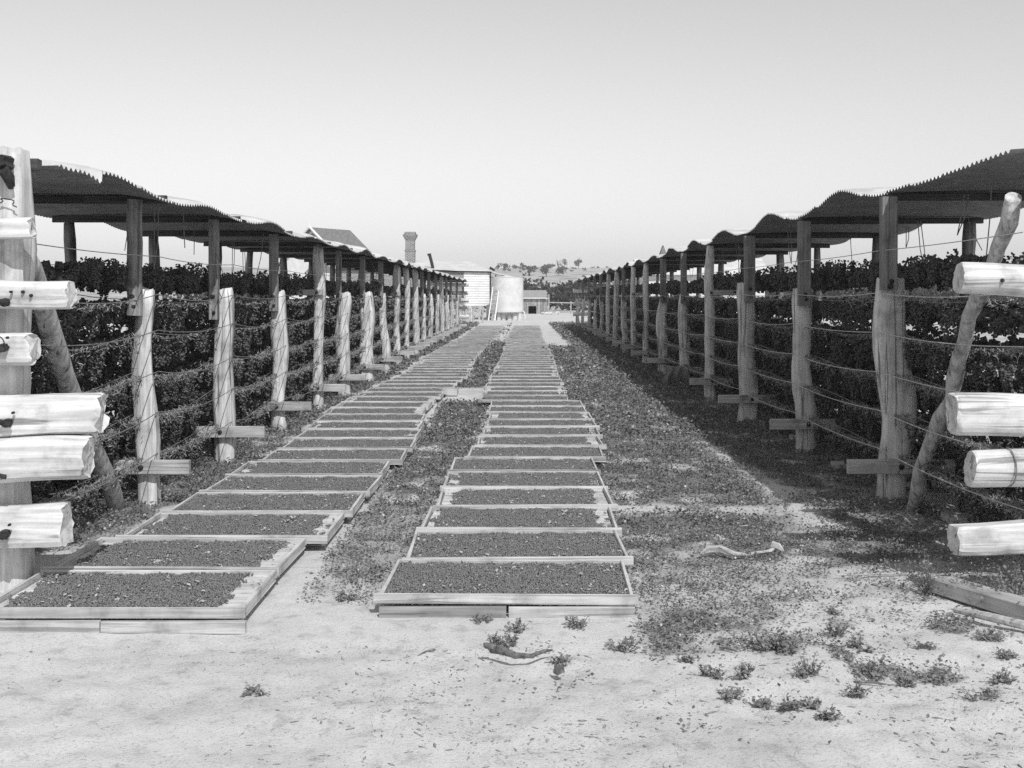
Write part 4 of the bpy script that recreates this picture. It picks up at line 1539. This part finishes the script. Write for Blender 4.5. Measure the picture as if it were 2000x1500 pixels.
# fence pickets of pale slabs left of the gate
fence = thing("slab_fence", (-3.8, 72, 0), "short run of pale slab fencing beside the braced gate", "fence")
for i in range(6):
    x = -4.45 + i * 0.2
    MB().box(x, x + .16, 72.0, 72.05, 0, 0.85 + .06 * math.sin(i * 3), jit=.01).build("picket", "plank_wood", fence)

# slab hut
hut = thing("slab_hut", (1.2, 106, 0), "low timber slab hut with shingle roof and dark doorway", "hut")
r_ = random.Random(8)
x = 0.05
i = 0
while x < 2.25:
    w = r_.uniform(0.15, 0.22)
    if not (0.62 < x + w / 2 < 1.28):
        MB().box(x, x + w - 0.015, 105.95, 106.02, 0, 1.5, jit=.008).build("slab", "hut_wood", hut)
    else:
        MB().box(x, x + w - 0.015, 105.95, 106.02, 0.74, 1.5, jit=.008).build("slab", "hut_wood", hut)
    x += w
MB().box(2.2, 2.27, 106.03, 108.6, 0, 1.5).build("wall", "hut_wood", hut)
MB().box(0.03, 0.1, 106.03, 108.6, 0, 1.5).build("wall", "hut_wood", hut)
MB().box(0.1, 2.2, 108.5, 108.6, 0, 2.1).build("wall", "black_void", hut)
for j in range(5):
    for k in range(11):
        z0, y0 = 1.50 + 0.14 * j, 105.75 + 0.30 * j
        x0 = 0.0 + k * 0.21 + (0.1 if j % 2 else 0)
        b = MB()
        b.add([(x0, y0, z0), (x0 + .2, y0, z0), (x0 + .2, y0 + .42, z0 + .17), (x0, y0 + .42, z0 + .17),
               (x0, y0, z0 + .03), (x0 + .2, y0, z0 + .03), (x0 + .2, y0 + .42, z0 + .185), (x0, y0 + .42, z0 + .185)],
              [(3, 2, 1, 0), (4, 5, 6, 7), (0, 1, 5, 4), (1, 2, 6, 5), (2, 3, 7, 6), (3, 0, 4, 7)])
        b.build("shingle", "shingle", hut)
MB().box(-0.02, 2.45, 105.66, 105.73, 1.45, 1.53).build("eave_board", "white_paint", hut)
post = MB()
post.tube([(2.5, 105.8, -.1), (2.52, 105.8, 1.85)], [0.07, 0.06], 8, 2, 0.1)
tag(post.build("fence_post", "plank_wood"), "tall pale fence post at the corner of the slab hut", "post")
fr = thing("rail_fence", (4.5, 105.8, 0), "single-rail fence running from the hut behind the shaded rack", "fence")
b = MB()
b.tube([(2.58, 105.8, 1.08), (6.6, 105.8, 0.98)], [0.05, 0.05], 6, 3, 0.1)
b.build("rail", "plank_wood", fr)
for x in (4.6, 6.6):
    b = MB()
    b.tube([(x, 105.87, -.1), (x, 105.87, 1.2)], [0.06, 0.06], 8, int(x), 0.1)
    b.build("fence_post", "hut_wood", fr)
for i, (x, y, s) in enumerate(((1.9, 102, .22), (2.25, 101.6, .26), (2.55, 101.9, .2), (3.3, 104, .2))):
    b = MB()
    b.tube([(x - s, y, .04), (x - s * .4, y, .12), (x + s * .4, y, .14), (x + s, y, .03)], [s * .3, s * .6, s * .55, s * .2], 9, 5 + i, 0.2)
    tag(b.build("pale_stone", "white_stone"), "pale stone on the ground before the hut, " + ["next to its wall", "largest of the group", "by the fence post", "apart under the rail"][i], "stone", "pale stones before the hut")

# steep gabled house further off on the sunlit side
gh = thing("gabled_house", (-18, 95, 0), "distant house with steep slate roof and white gable", "house")
ang = math.radians(32)
ca, sa = math.cos(ang), math.sin(ang)


def gp(u, v, z):       # u across the gable, v along the ridge away from camera
    return (-17.6 + u * ca + v * sa, 94 - u * sa + v * ca, z)


hw, ln, ze, zp = 4.2, 4.4, 4.0, 7.45
b = MB()
b.add([gp(-hw, 0, 0), gp(hw, 0, 0), gp(hw, 0, ze), gp(0, 0, zp - .15), gp(-hw, 0, ze), gp(-hw, ln, 0), gp(hw, ln, 0), gp(hw, ln, ze), gp(0, ln, zp - .15), gp(-hw, ln, ze)],
      [(0, 1, 2, 3, 4), (9, 8, 7, 6, 5), (1, 6, 7, 2), (5, 0, 4, 9)])
b.build("wall", "white_paint", gh)
b = MB()
ov = 0.35
vs = [gp(-hw - .4, -ov, ze - .3), gp(0, -ov, zp), gp(hw + .4, -ov, ze - .3), gp(-hw - .4, ln + ov, ze - .3), gp(0, ln + ov, zp), gp(hw + .4, ln + ov, ze - .3)]
b.add(vs + [(p[0], p[1], p[2] - .12) for p in vs], [(0, 3, 4, 1), (1, 4, 5, 2), (7, 10, 9, 6), (8, 11, 10, 7), (0, 1, 7, 6), (1, 2, 8, 7), (4, 3, 9, 10), (5, 4, 10, 11), (2, 5, 11, 8), (3, 0, 6, 9)])
ro2 = b.build("roof", "slate", gh)
for s in (-1, 1):
    b = MB()
    p, q = Vector(gp(s * (hw + .42), -ov - .05, ze - .32)), Vector(gp(0, -ov - .05, zp + .04))
    b.tube([p, q], [0.09, 0.09], 6, sq=0.8)
    b.build("barge_board", "white_paint", gh)
    b = MB()
    p, q = Vector(gp(s * 1.2, -.06, zp - 1.5)), Vector(gp(0, -.06, zp - .55))
    b.tube([p, q], [0.05, 0.05], 6)
    b.build("gable_strut", "slate", gh)
b = MB()
b.tube([gp(0, -ov, zp - .1), gp(0, -ov, zp + .9)], [0.04, 0.015], 6)
b.build("finial", "white_paint", ro2)

# pale shed behind the shaded rack
sh = thing("pale_shed", (9.6, 60, 0), "pale iron shed behind the shaded rack with a small roof ventilator", "shed")
b = MB()
b.box(6.5, 13.0, 60, 64.5, 0, 2.9)
b.build("wall", "tank_iron", sh)
b = MB()
vs = [(6.2, 59.7, 2.85), (13.3, 59.7, 2.85), (13.3, 62.2, 3.75), (6.2, 62.2, 3.75), (13.3, 64.8, 2.85), (6.2, 64.8, 2.85)]
b.add(vs + [(p[0], p[1], p[2] - .05) for p in vs], [(0, 1, 2, 3), (3, 2, 4, 5), (9, 8, 7, 6), (11, 10, 8, 9), (0, 6, 7, 1), (1, 7, 8, 2), (2, 8, 10, 4), (4, 10, 11, 5), (5, 11, 9, 3), (3, 9, 6, 0)])
r3 = b.build("roof", "house_roof_iron", sh)
b = MB()
b.add([(7.50, 62.0, 3.6), (8.14, 62.0, 3.6), (7.82, 62.0, 4.48), (7.50, 62.6, 3.6), (8.14, 62.6, 3.6), (7.82, 62.6, 4.48)], [(0, 1, 2), (5, 4, 3), (1, 4, 5, 2), (3, 0, 2, 5), (0, 3, 4, 1)])
b.build("ventilator", "slate", r3)
for i, x in enumerate((8.4, 10.2, 11.9)):
    f = MB().box(x - .35, x + .35, 59.95, 59.99, 1.3, 2.3).build("window", "black_void", sh)
    MB().box(x - .4, x + .4, 59.9, 59.948, 1.22, 1.29).build("sill", "white_paint", f)

# ------------------------------------------------------------------ scrub and hill trees
def foliage_pts(cx, cy, cz, rx, ry, rz, n, seed, lobes=7):
    r = np.random.default_rng(seed)
    c = r.normal(0, 0.45, (lobes, 3)) * np.array([rx, ry, rz * .8])
    rad = r.uniform(0.32, 0.6, lobes)
    k = r.integers(0, lobes, n)
    dv = r.normal(size=(n, 3))
    dv /= np.linalg.norm(dv, axis=1)[:, None]
    p = c[k] + dv * (rad[k] * r.uniform(0.6, 1.05, n))[:, None] * np.array([rx, ry, rz])
    return p + np.array([cx, cy, cz])


P, SCL = [], []
for i in range(420):
    y = rng.uniform(112, 165)
    x = rng.uniform(-38, 60)
    h = rng.uniform(2.2, 3.2) + (y - 112) / 53 * 1.3
    n = 150
    P.append(foliage_pts(x, y, h * .55, rng.uniform(1.2, 2.2), 1.6, h * .5, n, 5000 + i))
P = np.concatenate(P)
P[:, 2] = np.maximum(P[:, 2], 0.1)
Vv, Ff = scatter(LEAF_V, LEAF_F, P, rng.uniform(0.25, 0.5, len(P)), rot_rand(len(P)))
tag(link("scrub", np_mesh("scrub", Vv, Ff, "scrub_leaf")), "dense dark scrub in a belt behind the hut below the hill", "scrub", None, "stuff")

PB = []
for i in range(90):
    y = rng.uniform(420, 690)
    x = rng.uniform(-60, 130)
    zz = float(hill_z(np.array([x]), np.array([y]))[0])
    w = rng.uniform(0.5, 1.5) * (1.4 if y > 600 else 0.8)
    PB.append(foliage_pts(x, y, zz + w * .3, w, w, w * .6, 60, 9000 + i))
PB = np.concatenate(PB)
Vv, Ff = scatter(LEAF_V, LEAF_F, PB, rng.uniform(0.3, 0.6, len(PB)), rot_rand(len(PB)))
tag(link("far_shrubbery", np_mesh("far_shrubbery", Vv, Ff, "tree_leaf")), "tiny dark bushes dotted over the distant bare hill", "shrubs", None, "stuff")

# trees scattered over the hill
TREES = [(-8.0, 500, 3.8, 4.2, "small pointed tree on the skyline behind the house roof"),
         (0.4, 510, 3.2, 3.2, "small leaning tree on the skyline above the tank"),
         (2.9, 455, 4.3, 4.3, "round dark tree on the slope above the slab hut"),
         (9.6, 450, 4.4, 5.2, "tall broad tree, largest on the open hillside"),
         (15.0, 460, 4.1, 4.3, "round tree on the slope beside the rack's far end"),
         (5.2, 400, 1.9, 1.6, "small bush lower down the bare slope"),
         (22.5, 600, 2.6, 5.6, "thin ragged tree on the skyline over the rack"),
         (-3.6, 600, 3.6, 1.8, "low spreading bush on the skyline over the tank"),
         (7.0, 590, 3.0, 1.8, "low dark bush on the skyline behind the round tree"),
         (15.5, 620, 5.0, 2.6, "wide low tree on the skyline beyond the broad tree"),
         (19.6, 620, 1.6, 5.2, "slender bare-stemmed tree on the skyline before the rack"),
         (30.0, 600, 4.0, 5.0, "tall tree on the skyline behind the arched roof")]
for i, (x, y, w, h, lab) in enumerate(TREES):
    z0 = float(hill_z(np.array([x]), np.array([y]))[0])
    t = thing("tree", (x, y, z0 - 0.2), lab, "tree", "trees on the hill")
    b = MB()
    b.tube([(x, y, z0 - .3), (x + .05 * w, y, z0 + h * .35), (x - .03 * w, y, z0 + h * .75)], [0.05 * w, 0.04 * w, 0.015 * w], 7, i, 0.1)
    for s in range(4):
        a = s * 1.7 + i
        b.tube([(x + .03 * w, y, z0 + h * .35), (x + .3 * w * math.cos(a), y + .3 * w * math.sin(a), z0 + h * .7)], [0.025 * w, 0.008 * w], 5)
    b.build("trunk", "bark", t)
    n = 520
    p = foliage_pts(x, y, z0 + h * .60, w * .55, w * .55, h * .42, n, 800 + i, 9)
    Vv, Ff = scatter(LEAF_V, LEAF_F, p, np.random.default_rng(i).uniform(0.3, 0.65, n) * w / 4, rot_rand(n))
    link("crown", np_mesh("crown", Vv - np.array([x, y, z0 - .2]), Ff, "tree_leaf"), t)

# ------------------------------------------------------------------ summer haze that greys the far hill
b = MB().box(-900, 900, -12, 760, -4.0, 30.0)
hz = bpy.data.materials.new("haze_air")
hz.use_nodes = True
hz.node_tree.nodes.clear()
vo = hz.node_tree.nodes.new("ShaderNodeVolumePrincipled")
vo.inputs["Color"].default_value = g(0.9)
vo.inputs["Density"].default_value = 0.0006
ou = hz.node_tree.nodes.new("ShaderNodeOutputMaterial")
hz.node_tree.links.new(vo.outputs[0], ou.inputs["Volume"])
MAT["haze_air"] = hz
tag(b.build("haze", "haze_air"), "thin pale summer haze lying over the farm and hill", "haze", None, "stuff")
